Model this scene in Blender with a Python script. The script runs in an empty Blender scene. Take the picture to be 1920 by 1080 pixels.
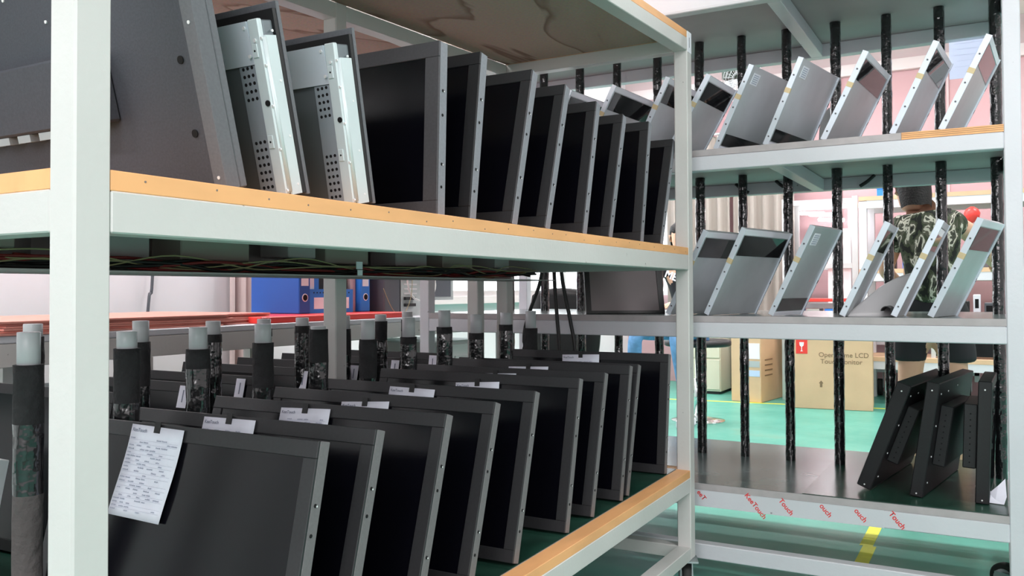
import bpy, bmesh, math, random
from mathutils import Vector, Matrix, noise
random.seed(7)
sc = bpy.context.scene
COL = sc.collection
PI = math.pi
R = math.radians

# ------------------------------------------------------------------ camera
def setup_camera():
    yaw, pitch, roll = R(29.41363), R(1.10015), R(-0.24052)
    fwd = Vector((-math.sin(yaw)*math.cos(pitch), math.cos(yaw)*math.cos(pitch), math.sin(pitch)))
    r0 = Vector((math.cos(yaw), math.sin(yaw), 0)); u0 = r0.cross(fwd)
    r = math.cos(roll)*r0 + math.sin(roll)*u0
    u = -math.sin(roll)*r0 + math.cos(roll)*u0
    cd = bpy.data.cameras.new('camera'); co = bpy.data.objects.new('camera', cd); COL.objects.link(co)
    m = Matrix((r, u, -fwd)).transposed().to_4x4()
    co.matrix_world = m
    cd.sensor_width = 36; cd.lens = 36*1619.84/1920
    cd.shift_x = 0.0; cd.shift_y = -24.4/1920
    cd.clip_start = 0.02; cd.clip_end = 60
    sc.camera = co
setup_camera()

# ------------------------------------------------------------------ light
FLOOR = -1.08
CEIL = 2.75
sc.view_settings.view_transform = 'Standard'
sc.view_settings.look = 'None'
sc.view_settings.gamma = 1.0
sc.view_settings.use_curve_mapping = False
sc.view_settings.exposure = 0.45
w = bpy.data.worlds.new('daylight'); sc.world = w; w.use_nodes = True
bg = w.node_tree.nodes['Background']; bg.inputs[0].default_value = (1.0, 0.94, 0.96, 1); bg.inputs[1].default_value = 0.62

def area(name, loc, rot, sx, sy, power, col=(1, 1, 1)):
    l = bpy.data.lights.new(name, 'AREA'); l.shape = 'RECTANGLE'; l.size = sx; l.size_y = sy
    l.energy = power; l.color = col
    o = bpy.data.objects.new(name, l); COL.objects.link(o); o.location = loc; o.rotation_euler = rot
    return o
# rows of ceiling fluorescent lamps (their light; the fixtures are built below)
LAMPS = [(-3.2, 1.6), (-3.2, 5.2), (-0.6, 5.6), (1.6, 1.2), (1.8, 4.6), (-1.6, 8.2), (1.2, 8.4), (-0.2, -1.6), (-3.0, -1.6), (-3.6, 8.3)]
for i, (x, y) in enumerate(LAMPS):
    area('ceiling_lamp_light', (x, y, CEIL-0.13), (0, 0, 0), 1.2, 0.3, 46, (1.0, 0.935, 0.955))
# daylight from the windows behind the photographer
area('window_light', (1.2, -3.2, 1.0), (R(82), 0, R(12)), 3.0, 1.8, 80, (1.0, 0.96, 0.99))

# ------------------------------------------------------------------ materials
MATS = {}
def mat(name, col, rough=0.5, metal=0.0, var=0.0, vscale=8.0, bump=0.0, bscale=60.0, coat=0.0, emit=None, estr=0, stretch=None, col2=None, speck=0.0, detail=4, spec=0.5, trans=0.0, alpha=1.0, ior=1.45):
    if name in MATS: return MATS[name]
    m = bpy.data.materials.new(name); m.use_nodes = True; nt = m.node_tree; N = nt.nodes; L = nt.links
    b = N['Principled BSDF']
    c = (*col, 1) if len(col) == 3 else col
    b.inputs['Base Color'].default_value = c
    b.inputs['Roughness'].default_value = rough; b.inputs['Metallic'].default_value = metal
    b.inputs['Specular IOR Level'].default_value = spec; b.inputs['IOR'].default_value = ior
    if coat: b.inputs['Coat Weight'].default_value = coat; b.inputs['Coat Roughness'].default_value = 0.08
    if trans: b.inputs['Transmission Weight'].default_value = trans
    if alpha < 1: b.inputs['Alpha'].default_value = alpha
    if emit: b.inputs['Emission Color'].default_value = (*emit, 1); b.inputs['Emission Strength'].default_value = estr
    tc = N.new('ShaderNodeTexCoord'); mp = N.new('ShaderNodeMapping'); L.new(tc.outputs['Object'], mp.inputs[0])
    if stretch: mp.inputs['Scale'].default_value = stretch
    if var or col2:
        n = N.new('ShaderNodeTexNoise'); n.inputs['Scale'].default_value = vscale; n.inputs['Detail'].default_value = detail
        L.new(mp.outputs[0], n.inputs['Vector'])
        cr = N.new('ShaderNodeValToRGB'); L.new(n.outputs['Fac'], cr.inputs[0])
        c2 = col2 if col2 else tuple(x*(1-var) for x in col[:3])
        cr.color_ramp.elements[0].position = 0.38; cr.color_ramp.elements[0].color = (*c2, 1)
        cr.color_ramp.elements[1].position = 0.62; cr.color_ramp.elements[1].color = (*col[:3], 1)
        out = cr.outputs[0]
        if speck:
            v = N.new('ShaderNodeTexNoise'); v.inputs['Scale'].default_value = 38; v.inputs['Detail'].default_value = 3
            L.new(tc.outputs['Object'], v.inputs['Vector'])
            cr2 = N.new('ShaderNodeValToRGB'); L.new(v.outputs['Fac'], cr2.inputs[0])
            cr2.color_ramp.elements[0].position = 0.235; cr2.color_ramp.elements[0].color = (speck, speck, speck, 1)
            cr2.color_ramp.elements[1].position = 0.26; cr2.color_ramp.elements[1].color = (1, 1, 1, 1)
            mx = N.new('ShaderNodeMix'); mx.data_type = 'RGBA'; mx.blend_type = 'MULTIPLY'; mx.inputs[0].default_value = 1
            L.new(out, mx.inputs[6]); L.new(cr2.outputs[0], mx.inputs[7]); out = mx.outputs[2]
        L.new(out, b.inputs['Base Color'])
    if bump:
        n = N.new('ShaderNodeTexNoise'); n.inputs['Scale'].default_value = bscale; n.inputs['Detail'].default_value = 3
        L.new(mp.outputs[0], n.inputs['Vector'])
        bp = N.new('ShaderNodeBump'); bp.inputs['Strength'].default_value = bump; bp.inputs['Distance'].default_value = 0.01
        L.new(n.outputs['Fac'], bp.inputs['Height']); L.new(bp.outputs[0], b.inputs['Normal'])
        if coat: L.new(bp.outputs[0], b.inputs['Coat Normal'])
    MATS[name] = m
    return m

m_steel = mat('painted_steel', (0.63, 0.615, 0.60), 0.38, var=0.06, vscale=3, bump=0.05, bscale=90, speck=0.35)
m_steel_b = mat('painted_steel_cool', (0.66, 0.665, 0.71), 0.36, var=0.05, vscale=3, bump=0.05, bscale=90, speck=0.5)
m_under = mat('grey_underside', (0.50, 0.42, 0.43), 0.6, var=0.15, vscale=2)
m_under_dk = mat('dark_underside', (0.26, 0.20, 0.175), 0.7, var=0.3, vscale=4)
m_orange = mat('orange_edge', (0.90, 0.46, 0.20), 0.5, var=0.14, vscale=14, stretch=(1, .25, 1))
m_greyedge = mat('grey_laminate_edge', (0.46, 0.42, 0.43), 0.5, var=0.1, vscale=20)
m_mat = mat('green_rubber_mat', (0.018, 0.065, 0.045), 0.22, var=0.4, vscale=9, bump=0.08, bscale=14)
m_mat2 = mat('grey_green_rubber_mat', (0.12, 0.16, 0.155), 0.20, var=0.3, vscale=6, bump=0.06, bscale=12)
m_bezel = mat('charcoal_bezel', (0.034, 0.034, 0.037), 0.42, metal=0.2, var=0.12, vscale=160)
m_bezel_side_lit = mat('charcoal_bezel_side_lit', (0.165, 0.155, 0.162), 0.5, metal=0.0, var=0.1, vscale=160)  # light falling on the monitor sides is put into this paler colour
m_bezel_up_lit = mat('charcoal_bezel_lit', (0.075, 0.073, 0.08), 0.4, metal=0.1, var=0.12, vscale=160)  # frame lightened as less occluded, the light put into its colour
m_bezel_side_up_lit = mat('blue_grey_bezel_side_lit', (0.235, 0.245, 0.275), 0.45, var=0.1, vscale=160)  # brighter sides for the middle shelf, their light painted into the colour
m_bezel_dk = mat('black_bezel', (0.013, 0.013, 0.015), 0.5, var=0.15, vscale=160)
m_screen = mat('black_screen', (0.002, 0.002, 0.004), 0.20, spec=0.42)
m_back = mat('charcoal_sheet_metal', (0.055, 0.06, 0.075), 0.55, var=0.15, vscale=240, bump=0.05, bscale=300)
m_backside = mat('charcoal_sheet_edge', (0.13, 0.135, 0.15), 0.5, var=0.1, vscale=200)
m_zinc = mat('zinc_plate', (0.20, 0.23, 0.25), 0.36, metal=0.45, var=0.12, vscale=5)
m_zinc_lt = mat('bright_zinc', (0.66, 0.74, 0.76), 0.4, metal=0.2, var=0.06, vscale=8)
m_brushed = mat('brushed_metal', (0.62, 0.65, 0.68), 0.38, metal=0.45, var=0.16, vscale=4, bump=0.02, bscale=200)
m_mirror = mat('darkened_mirror_glass', (0.012, 0.012, 0.014), 0.03, spec=0.6)  # dark reflections of the mirror strips are put into the colour
m_rim = mat('pale_metal_rim', (0.68, 0.74, 0.82), 0.4, metal=0.2)
m_white = mat('white_label', (0.85, 0.85, 0.92), 0.6)
m_paper = mat('paper', (0.84, 0.85, 0.96), 0.8, var=0.03, vscale=20)
m_ink = mat('ink', (0.20, 0.22, 0.30), 0.8)
m_inklt = mat('pale_ink', (0.42, 0.44, 0.56), 0.8)
m_black = mat('black_plastic', (0.015, 0.015, 0.016), 0.45)
m_hole = mat('dark_hole', (0.004, 0.004, 0.005), 0.9)
m_foam = mat('black_foam', (0.022, 0.022, 0.024), 0.85, var=0.3, vscale=30, bump=0.5, bscale=70)
m_wrap = mat('black_foam_in_film', (0.008, 0.009, 0.010), 0.26, bump=0.8, bscale=18, coat=1.0, var=0.3, vscale=25)
m_foam_gr = mat('grey_foam', (0.10, 0.09, 0.09), 0.9, bump=0.5, bscale=60, var=0.2)
m_pvc = mat('white_pvc', (0.50, 0.51, 0.53), 0.35)
m_screw = mat('screw_metal', (0.85, 0.85, 0.86), 0.35, metal=0.3)
m_ply = mat('plywood_underside', (0.27, 0.19, 0.145), 0.7, var=0.2, vscale=3)
m_card = mat('cardboard', (0.68, 0.46, 0.29), 0.8, var=0.06, vscale=5)
m_card_dk = mat('brown_cardboard', (0.50, 0.31, 0.18), 0.8, var=0.06, vscale=5)  # browner board for one carton
m_cardpink = mat('reddish_cardboard', (0.78, 0.33, 0.27), 0.8, var=0.12, vscale=12)
m_red = mat('red_plastic', (0.85, 0.06, 0.05), 0.35)
m_blue = mat('blue_binder', (0.02, 0.10, 0.42), 0.4)
m_blue2 = mat('blue_box_file', (0.03, 0.22, 0.72), 0.4)
m_dkgrey = mat('dark_grey_plastic', (0.10, 0.105, 0.12), 0.5)
m_case = mat('computer_case', (0.42, 0.45, 0.44), 0.45)
m_wallwhite = mat('white_wall_paint', (0.84, 0.80, 0.83), 0.8, var=0.03, vscale=1)
m_wallpink = mat('pink_wall_paint', (0.58, 0.36, 0.38), 0.8, var=0.04, vscale=1)
m_wallpale = mat('pale_pink_wall_paint', (0.62, 0.49, 0.50), 0.8, var=0.03, vscale=1)
m_ledge = mat('cream_ledge', (0.75, 0.66, 0.66), 0.7)
m_ceil = mat('ceiling_paint', (0.75, 0.73, 0.70), 0.9)
m_curtain = mat('curtain_cloth', (0.34, 0.30, 0.27), 0.9)
m_yellow = mat('yellow_tape', (0.80, 0.80, 0.05), 0.6, var=0.1, vscale=20)
m_skin = mat('skin', (0.72, 0.42, 0.29), 0.6)
m_hair = mat('black_hair', (0.012, 0.010, 0.010), 0.6, bump=0.5, bscale=120)
m_shorts = mat('black_cloth', (0.022, 0.022, 0.026), 0.85)
m_jeans = mat('blue_jeans', (0.16, 0.34, 0.62), 0.85, var=0.3, vscale=14)
m_tee = mat('black_tee', (0.02, 0.02, 0.025), 0.85)
m_chrome = mat('chrome', (0.85, 0.85, 0.85), 0.12, metal=1.0)
m_rubber = mat('black_rubber', (0.02, 0.02, 0.02), 0.6)
m_galv = mat('galvanised_bracket', (0.45, 0.50, 0.52), 0.4, metal=0.6)
m_alu = mat('aluminium', (0.72, 0.73, 0.73), 0.3, metal=0.6)
m_tube = mat('lit_tube', (1, 1, 1), 0.5, emit=(0.93, 0.96, 1.0), estr=14)
m_cream = mat('cream_steel', (0.62, 0.60, 0.48), 0.5)
m_greycab = mat('grey_steel', (0.42, 0.44, 0.45), 0.5)
m_lampfix = mat('white_fixture', (0.8, 0.8, 0.8), 0.5)
m_windowlit = mat('daylit_window', (0.9, 0.95, 1), 0.3, emit=(0.9, 0.97, 1.0), estr=1.6)
m_redink = mat('red_print', (0.80, 0.05, 0.05), 0.6)
m_brownink = mat('brown_print', (0.24, 0.15, 0.09), 0.8)
m_tapeyel = mat('masking_tape', (0.62, 0.50, 0.30), 0.7)
m_wirer = mat('red_wire', (0.22, 0.02, 0.02), 0.5)
m_wirek = mat('black_wire', (0.01, 0.01, 0.01), 0.5)
m_wirey = mat('yellow_wire', (0.36, 0.30, 0.16), 0.5)
m_box = mat('grey_power_box', (0.42, 0.35, 0.31), 0.6)
m_wirew = mat('white_wire', (0.75, 0.75, 0.72), 0.5)

def floor_mat():
    m = bpy.data.materials.new('green_epoxy_floor'); m.use_nodes = True; nt = m.node_tree; N = nt.nodes; L = nt.links
    b = N['Principled BSDF']; tc = N.new('ShaderNodeTexCoord')
    n = N.new('ShaderNodeTexNoise'); n.inputs['Scale'].default_value = 2.2; n.inputs['Detail'].default_value = 6; L.new(tc.outputs['Object'], n.inputs['Vector'])
    cr = N.new('ShaderNodeValToRGB'); L.new(n.outputs['Fac'], cr.inputs[0])
    e = cr.color_ramp.elements; e[0].position = 0.35; e[0].color = (0.085, 0.34, 0.265, 1); e[1].position = 0.62; e[1].color = (0.115, 0.40, 0.315, 1)
    x = e.new(0.72); x.color = (0.16, 0.37, 0.28, 1)
    L.new(cr.outputs[0], b.inputs['Base Color'])
    n2 = N.new('ShaderNodeTexNoise'); n2.inputs['Scale'].default_value = 7; n2.inputs['Detail'].default_value = 5; L.new(tc.outputs['Object'], n2.inputs['Vector'])
    mr = N.new('ShaderNodeMapRange'); L.new(n2.outputs['Fac'], mr.inputs[0]); mr.inputs[3].default_value = 0.26; mr.inputs[4].default_value = 0.5; b.inputs['Specular IOR Level'].default_value = 0.25
    L.new(mr.outputs[0], b.inputs['Roughness'])
    bp = N.new('ShaderNodeBump'); bp.inputs['Strength'].default_value = 0.06; bp.inputs['Distance'].default_value = 0.02
    L.new(n2.outputs['Fac'], bp.inputs['Height']); L.new(bp.outputs[0], b.inputs['Normal'])
    return m
m_floor = floor_mat()

def ply_mat():
    m = bpy.data.materials.new('figured_plywood'); m.use_nodes = True; nt = m.node_tree; N = nt.nodes; L = nt.links
    b = N['Principled BSDF']; b.inputs['Roughness'].default_value = 0.75; tc = N.new('ShaderNodeTexCoord')
    mp = N.new('ShaderNodeMapping'); mp.inputs['Scale'].default_value = (1.2, 0.55, 1); mp.inputs['Rotation'].default_value = (0, 0, 0.5); L.new(tc.outputs['Object'], mp.inputs[0])
    n = N.new('ShaderNodeTexNoise'); n.inputs['Scale'].default_value = 1.6; n.inputs['Detail'].default_value = 3.5; n.inputs['Distortion'].default_value = 0.6; L.new(mp.outputs[0], n.inputs['Vector'])
    cr = N.new('ShaderNodeValToRGB'); L.new(n.outputs['Fac'], cr.inputs[0])
    e = cr.color_ramp.elements; e[0].position = 0.30; e[0].color = (0.50, 0.38, 0.31, 1); e[1].position = 0.70; e[1].color = (0.44, 0.33, 0.27, 1)
    for p, c in ((0.44, (0.50, 0.39, 0.32)), (0.450, (0.22, 0.13, 0.09)), (0.475, (0.42, 0.31, 0.25)), (0.60, (0.46, 0.35, 0.29))):
        x = e.new(p); x.color = (*c, 1)
    n3 = N.new('ShaderNodeTexNoise'); n3.inputs['Scale'].default_value = 120; L.new(tc.outputs['Object'], n3.inputs['Vector'])
    mx = N.new('ShaderNodeMix'); mx.data_type = 'RGBA'; mx.blend_type = 'OVERLAY'; mx.inputs[0].default_value = 0.25
    L.new(cr.outputs[0], mx.inputs[6]); L.new(n3.outputs['Color'], mx.inputs[7]); L.new(mx.outputs[2], b.inputs['Base Color'])
    return m
m_plyfig = ply_mat()

def camo_mat():
    m = bpy.data.materials.new('camouflage_cloth'); m.use_nodes = True; nt = m.node_tree; N = nt.nodes; L = nt.links
    b = N['Principled BSDF']; b.inputs['Roughness'].default_value = 0.9; tc = N.new('ShaderNodeTexCoord')
    mp = N.new('ShaderNodeMapping'); mp.inputs['Scale'].default_value = (1, 1, 0.38); L.new(tc.outputs['Object'], mp.inputs[0])
    n = N.new('ShaderNodeTexNoise'); n.inputs['Scale'].default_value = 24; n.inputs['Detail'].default_value = 4; n.inputs['Distortion'].default_value = 0.5; L.new(mp.outputs[0], n.inputs['Vector'])
    cr = N.new('ShaderNodeValToRGB'); cr.color_ramp.interpolation = 'CONSTANT'; L.new(n.outputs['Fac'], cr.inputs[0])
    e = cr.color_ramp.elements; e[0].position = 0; e[0].color = (0.012, 0.014, 0.012, 1); e[1].position = 0.44; e[1].color = (0.05, 0.065, 0.035, 1)
    for p, c in ((0.50, (0.10, 0.105, 0.075)), (0.545, (0.60, 0.60, 0.50)), (0.605, (0.07, 0.075, 0.055)), (0.66, (0.02, 0.022, 0.018))):
        x = e.new(p); x.color = (*c, 1)
    L.new(cr.outputs[0], b.inputs['Base Color'])
    return m
m_camo = camo_mat()

# ------------------------------------------------------------------ mesh helpers
class MB:
    def __init__(s): s.v = []; s.f = []; s.mi = []; s.sm = []
    def _add(s, vs, fs, mi=0, sm=False, M=None):
        o = len(s.v)
        for p in vs: s.v.append(tuple(M @ Vector(p)) if M else tuple(p))
        for f in fs: s.f.append([o+i for i in f]); s.mi.append(mi); s.sm.append(sm)
        return s
    def box(s, x0, x1, y0, y1, z0, z1, mi=0, M=None):
        if x0 > x1: x0, x1 = x1, x0
        if y0 > y1: y0, y1 = y1, y0
        if z0 > z1: z0, z1 = z1, z0
        vs = [(x0,y0,z0),(x1,y0,z0),(x1,y1,z0),(x0,y1,z0),(x0,y0,z1),(x1,y0,z1),(x1,y1,z1),(x0,y1,z1)]
        fs = [(0,3,2,1),(4,5,6,7),(0,1,5,4),(1,2,6,5),(2,3,7,6),(3,0,4,7)]
        return s._add(vs, fs, mi, False, M)
    def prism(s, poly, axis, a0, a1, mi=0, sm=False, M=None):
        n = len(poly); vs = []
        for a in (a0, a1):
            for p, q in poly:
                vs.append((a, p, q) if axis == 0 else (p, a, q) if axis == 1 else (p, q, a))
        fs = [tuple(range(n-1, -1, -1)), tuple(range(n, 2*n))]
        s._add(vs, fs, mi, False, M); o = len(s.v)-2*n
        for i in range(n):
            j = (i+1) % n; s.f.append([o+i, o+j, o+n+j, o+n+i]); s.mi.append(mi); s.sm.append(sm)
        return s
    def tube(s, pts, r, n=10, mi=0, cap=True, M=None, sm=True):
        pts = [Vector(p) for p in pts]; rs = r if isinstance(r, (list, tuple)) else [r]*len(pts)
        rings = []; up = Vector((0, 0, 1))
        for i, p in enumerate(pts):
            d = (pts[min(i+1, len(pts)-1)]-pts[max(i-1, 0)]).normalized()
            a = d.cross(up)
            if a.length < 1e-3: a = d.cross(Vector((1, 0, 0)))
            a.normalize(); b = d.cross(a)
            rr = rs[i]; rx, ry = rr if isinstance(rr, (tuple, list)) else (rr, rr)
            rings.append([p+a*math.cos(2*PI*k/n)*rx+b*math.sin(2*PI*k/n)*ry for k in range(n)])
        o = len(s.v)
        for rg in rings:
            for q in rg: s.v.append(tuple(M @ q) if M else tuple(q))
        for i in range(len(rings)-1):
            for k in range(n):
                l = (k+1) % n
                s.f.append([o+i*n+k, o+i*n+l, o+(i+1)*n+l, o+(i+1)*n+k]); s.mi.append(mi); s.sm.append(sm)
        if cap:
            s.f.append([o+k for k in range(n)]); s.mi.append(mi); s.sm.append(False)
            e = o+(len(rings)-1)*n
            s.f.append([e+k for k in range(n-1, -1, -1)]); s.mi.append(mi); s.sm.append(False)
        return s
    def disc(s, c, nrm, r, h=0.002, n=8, mi=0, M=None):
        c = Vector(c); d = Vector(nrm).normalized()
        return s.tube([c-d*0.0005, c+d*h], r, n, mi, True, M, False)
    def rings(s, secs, n=16, mi=0, cap=True, M=None):
        """secs: (cx, cy, z, rx, ry) loft of ellipses"""
        o = len(s.v)
        for cx, cy, z, rx, ry in secs:
            for k in range(n):
                p = Vector((cx+rx*math.cos(2*PI*k/n), cy+ry*math.sin(2*PI*k/n), z))
                s.v.append(tuple(M @ p) if M else tuple(p))
        for i in range(len(secs)-1):
            for k in range(n):
                l = (k+1) % n
                s.f.append([o+i*n+k, o+i*n+l, o+(i+1)*n+l, o+(i+1)*n+k]); s.mi.append(mi); s.sm.append(True)
        if cap:
            s.f.append([o+k for k in range(n-1, -1, -1)]); s.mi.append(mi); s.sm.append(False)
            e = o+(len(secs)-1)*n; s.f.append([e+k for k in range(n)]); s.mi.append(mi); s.sm.append(False)
        return s
    def build(s, name, mats, parent=None, bevel=0.0, kind=None, label=None, seg=1):
        me = bpy.data.meshes.new(name); me.from_pydata(s.v, [], s.f)
        if not isinstance(mats, (list, tuple)): mats = [mats]
        for m in mats: me.materials.append(m)
        me.polygons.foreach_set('material_index', s.mi); me.polygons.foreach_set('use_smooth', s.sm)
        bm = bmesh.new(); bm.from_mesh(me); bmesh.ops.recalc_face_normals(bm, faces=bm.faces); bm.to_mesh(me); bm.free()
        me.update()
        o = bpy.data.objects.new(name, me); COL.objects.link(o)
        if parent: o.parent = parent
        if bevel:
            b = o.modifiers.new('bevel', 'BEVEL'); b.width = bevel; b.segments = seg; b.limit_method = 'ANGLE'; b.angle_limit = R(40)
        if kind: o['kind'] = kind
        if label: o['label'] = label
        return o

def tag(o, label, cat, group=None):
    o['label'] = label; o['category'] = cat
    if group: o['group'] = group
    return o
def thing(name, label, cat, loc=(0, 0, 0), rot=(0, 0, 0), group=None):
    o = bpy.data.objects.new(name, None); COL.objects.link(o); o.empty_display_size = 0.05
    o.location = loc; o.rotation_euler = rot
    return tag(o, label, cat, group)
def dup(root, loc, rot, label, group=None):
    r = root.copy(); COL.objects.link(r); r.location = loc; r.rotation_euler = rot; r['label'] = label
    if group: r['group'] = group
    for ch in list(root.children):
        c = ch.copy(); COL.objects.link(c); c.parent = r
        for g in list(ch.children):
            d = g.copy(); COL.objects.link(d); d.parent = c
    return r
def struct(o): o['kind'] = 'structure'; return o

def text(s_, size, material, parent, M, name='lettering', bold=0.0, extrude=0.0):
    cu = bpy.data.curves.new('t', 'FONT'); cu.body = s_; cu.size = size; cu.offset = bold; cu.extrude = extrude
    t = bpy.data.objects.new('t', cu); COL.objects.link(t)
    dg = bpy.context.evaluated_depsgraph_get(); me = bpy.data.meshes.new_from_object(t.evaluated_get(dg))
    bpy.data.objects.remove(t); me.transform(M); me.materials.clear(); me.materials.append(material)
    o = bpy.data.objects.new(name, me); COL.objects.link(o)
    if parent: o.parent = parent
    return o
def FRONT(x, y, z, tilt=0.0):
    """text lying in the XZ plane facing -Y"""
    return Matrix.Translation((x, y, z)) @ Matrix.Rotation(PI/2, 4, 'X') @ Matrix.Rotation(tilt, 4, 'Z')

# ------------------------------------------------------------------ room
struct(MB().box(-4.2, 6, -5, 10.2, FLOOR-0.1, FLOOR).build('floor', m_floor))
struct(MB().box(-4.2, 6, -5, 10.2, CEIL, CEIL+0.1).build('ceiling', m_ceil))
wb = struct(MB().box(-4.2, 6, 10.0, 10.2, FLOOR, CEIL).build('wall_back', m_wallpink))
struct(MB().box(-4.2, 6, 9.97, 10.0, 2.45, CEIL).build('trim_1', m_wallpale))
struct(MB().box(-4.2, 6, 9.94, 10.0, 2.33, 2.45).build('trim_2', m_ledge))
for i in range(9):
    x = -3.6+i*1.05
    MB().box(x, x+0.02, 9.985, 10.0, FLOOR, 2.33).build('panel_joint', m_wallpale, wb)
struct(MB().box(-4.2, -4.0, -5, 10.2, FLOOR, CEIL).build('wall_left', m_wallwhite))
# window in the back wall, lit by daylight
wn = struct(MB().box(-3.98, -2.95, 9.93, 9.99, -0.05, 2.1).build('window_1', m_windowlit))
f = MB()
for x in (-3.98, -3.47, -2.98): f.box(x, x+0.05, 9.88, 9.99, -0.05, 2.1)
for z in (-0.05, 1.05, 2.05): f.box(-3.98, -2.93, 9.89, 9.985, z, z+0.05)
f.build('window_frame', m_alu, wn)
# floor marking lines of yellow tape
def quad_strip(pts, wdt, z, m, name):
    mb = MB()
    for (x0, y0), (x1, y1) in zip(pts[:-1], pts[1:]):
        d = Vector((x1-x0, y1-y0)).normalized(); n = Vector((-d.y, d.x))*wdt/2
        mb.prism([(x0+n.x, y0+n.y), (x0-n.x, y0-n.y), (x1-n.x, y1-n.y), (x1+n.x, y1+n.y)], 2, z, z+0.0012)
    return struct(mb.build(name, m))
quad_strip([(-0.487, 3.20), (-0.49, 3.93)], 0.052, FLOOR, m_yellow, 'trim_3')
quad_strip([(-0.504, 3.93), (-0.51, 8.4)], 0.052, FLOOR, m_yellow, 'trim_4')
quad_strip([(-3.9, 8.18), (-0.51, 8.58)], 0.045, FLOOR, m_yellow, 'trim_5')

# ceiling lamps
def ceiling_lamp(x, y, first=[None]):
    if first[0] is None:
        t = thing('ceiling_lamp', 'a', 'lamp', (x, y, CEIL))
        MB().box(-0.62, 0.62, -0.15, 0.15, -0.07, 0).build('housing', m_lampfix, t, 0.004)
        for dy in (-0.07, 0.07): MB().tube([(-0.59, dy, -0.088), (0.59, dy, -0.088)], 0.014, 10).build('tube', m_tube, t)
        first[0] = t; return t
    return dup(first[0], (x, y, CEIL), (0, 0, 0), 'a')
i_l = 0
for (x, y) in LAMPS:
    over = ['over the left bench', 'over the computer tower', 'over the far rack', 'over the near aisle', 'over the right aisle', 'over the big carton', 'over the right background', 'behind the camera on the right', 'behind the camera on the left', 'over the filing cabinets'][i_l]; i_l += 1
    o = ceiling_lamp(x, y); tag(o, 'white twin-tube fluorescent ceiling lamp '+over, 'lamp', 'ceiling fluorescent lamps')

# ------------------------------------------------------------------ racks
def caster(parent, x, y, ztop, yaw=0.0, r=0.055):
    M = Matrix.Translation((x, y, 0)) @ Matrix.Rotation(yaw, 4, 'Z')
    g = MB(); g.box(-0.04, 0.04, -0.04, 0.04, ztop-0.006, ztop, M=M)
    g.box(-0.022, -0.018, -0.02, 0.035, FLOOR+r*0.7, ztop-0.006, M=M); g.box(0.018, 0.022, -0.02, 0.035, FLOOR+r*0.7, ztop-0.006, M=M)
    c = g.build('caster', m_galv, parent)
    wv = MB(); wv.tube([M @ Vector((-0.015, 0.02, FLOOR+r)), M @ Vector((0.015, 0.02, FLOOR+r))], r, 24)
    wv.build('wheel', m_rubber, c, 0.004)
    hb = MB(); hb.tube([M @ Vector((-0.024, 0.02, FLOOR+r)), M @ Vector((0.024, 0.02, FLOOR+r))], r*0.62, 20)
    hb.build('hub', m_greycab, c)

def pole(parent, x, y, z0, z1, r=0.021, capped=0.0, seedv=0, mat_lo=None, wrapfrom=0.0):
    """foam-wrapped divider pole; irregular crinkled film over black foam"""
    rnd = random.Random(seedv); mb = MB(); n = 14
    zt = z1-capped; k = max(6, int((zt-z0)/0.022)); rr = []
    pts = [(x, y, z0+(zt-z0)*i/k) for i in range(k+1)]
    o = len(mb.v); ph = rnd.random()*9
    for i, (a, b, c) in enumerate(pts):
        for q in range(n):
            ang = 2*PI*q/n
            nn = noise.noise(Vector((math.cos(ang)*1.6+ph, math.sin(ang)*1.6+seedv, c*22)))
            rad = r*(1+(0.07 if capped else 0.10)*nn+0.05*noise.noise(Vector((q*1.7+seedv, c*90, ph))))
            mb.v.append((a+rad*math.cos(ang), b+rad*math.sin(ang), c))
    for i in range(k):
        zc = (pts[i][2]+pts[i+1][2])/2; t = (zc-z0)/(zt-z0)
        mi = 1 if (t < 0.86-0.1*math.sin(ph) or capped == 0) else 0
        if mat_lo is not None and t < mat_lo: mi = 2
        for q in range(n):
            l = (q+1) % n
            mb.f.append([o+i*n+q, o+i*n+l, o+(i+1)*n+l, o+(i+1)*n+q]); mb.mi.append(mi); mb.sm.append(mi != 1 or (q+i) % 3 > 0)
    mb.f.append([o+k*n+q for q in range(n)]); mb.mi.append(0); mb.sm.append(False)
    p = mb.build('divider_pole', [m_foam, m_wrap, m_foam_gr], parent)
    if capped:
        MB().tube([(x, y, zt-0.02), (x, y, z1-0.001), (x, y, z1)], [0.0205, 0.0205, 0.0195], 20).build('pipe_end', m_pvc, p)
    return p

# ---- near rack (the large one across the picture)
XF, XB = -0.965, -1.763          # outer faces front / back
Y0, Y1 = 0.643, 3.048
PW = 0.05
zl = lambda y: -0.6389+0.0157*(y-3)      # top of lower shelf
zu = lambda y: 0.9362+0.0440*(y-3)       # top of top shelf
ZM = 0.1545                               # top of middle shelf
near = thing('storage_rack', 'large pale grey steel rack with orange board edges in the foreground', 'rack', (XF, Y0, -0.957))
NI = near
def loc(o): o.parent = NI; o.matrix_parent_inverse = Matrix.Translation((-XF, -Y0, 0.957)); return o
class Rk:
    """adds children to a rack empty in world coordinates"""
    def __init__(s, root): s.root = root; s.inv = Matrix.Translation(-Vector(root.location))
    def add(s, mb, name, mats, **k):
        o = mb.build(name, mats, s.root, **k); o.matrix_parent_inverse = s.inv; return o
rk = Rk(near)
def post(rk, x0, y0, z0, z1, m=m_steel, w=PW): return rk.add(MB().box(x0, x0+w, y0, y0+w, z0, z1), 'post', m, bevel=0.003)
for (x, y) in ((XF-PW, Y0), (XF-PW, Y1-PW), (XB, Y0), (XB, Y1-PW), (XB, 1.975)):
    post(rk, x, y, -0.957, zu(y)+0.0)
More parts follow.
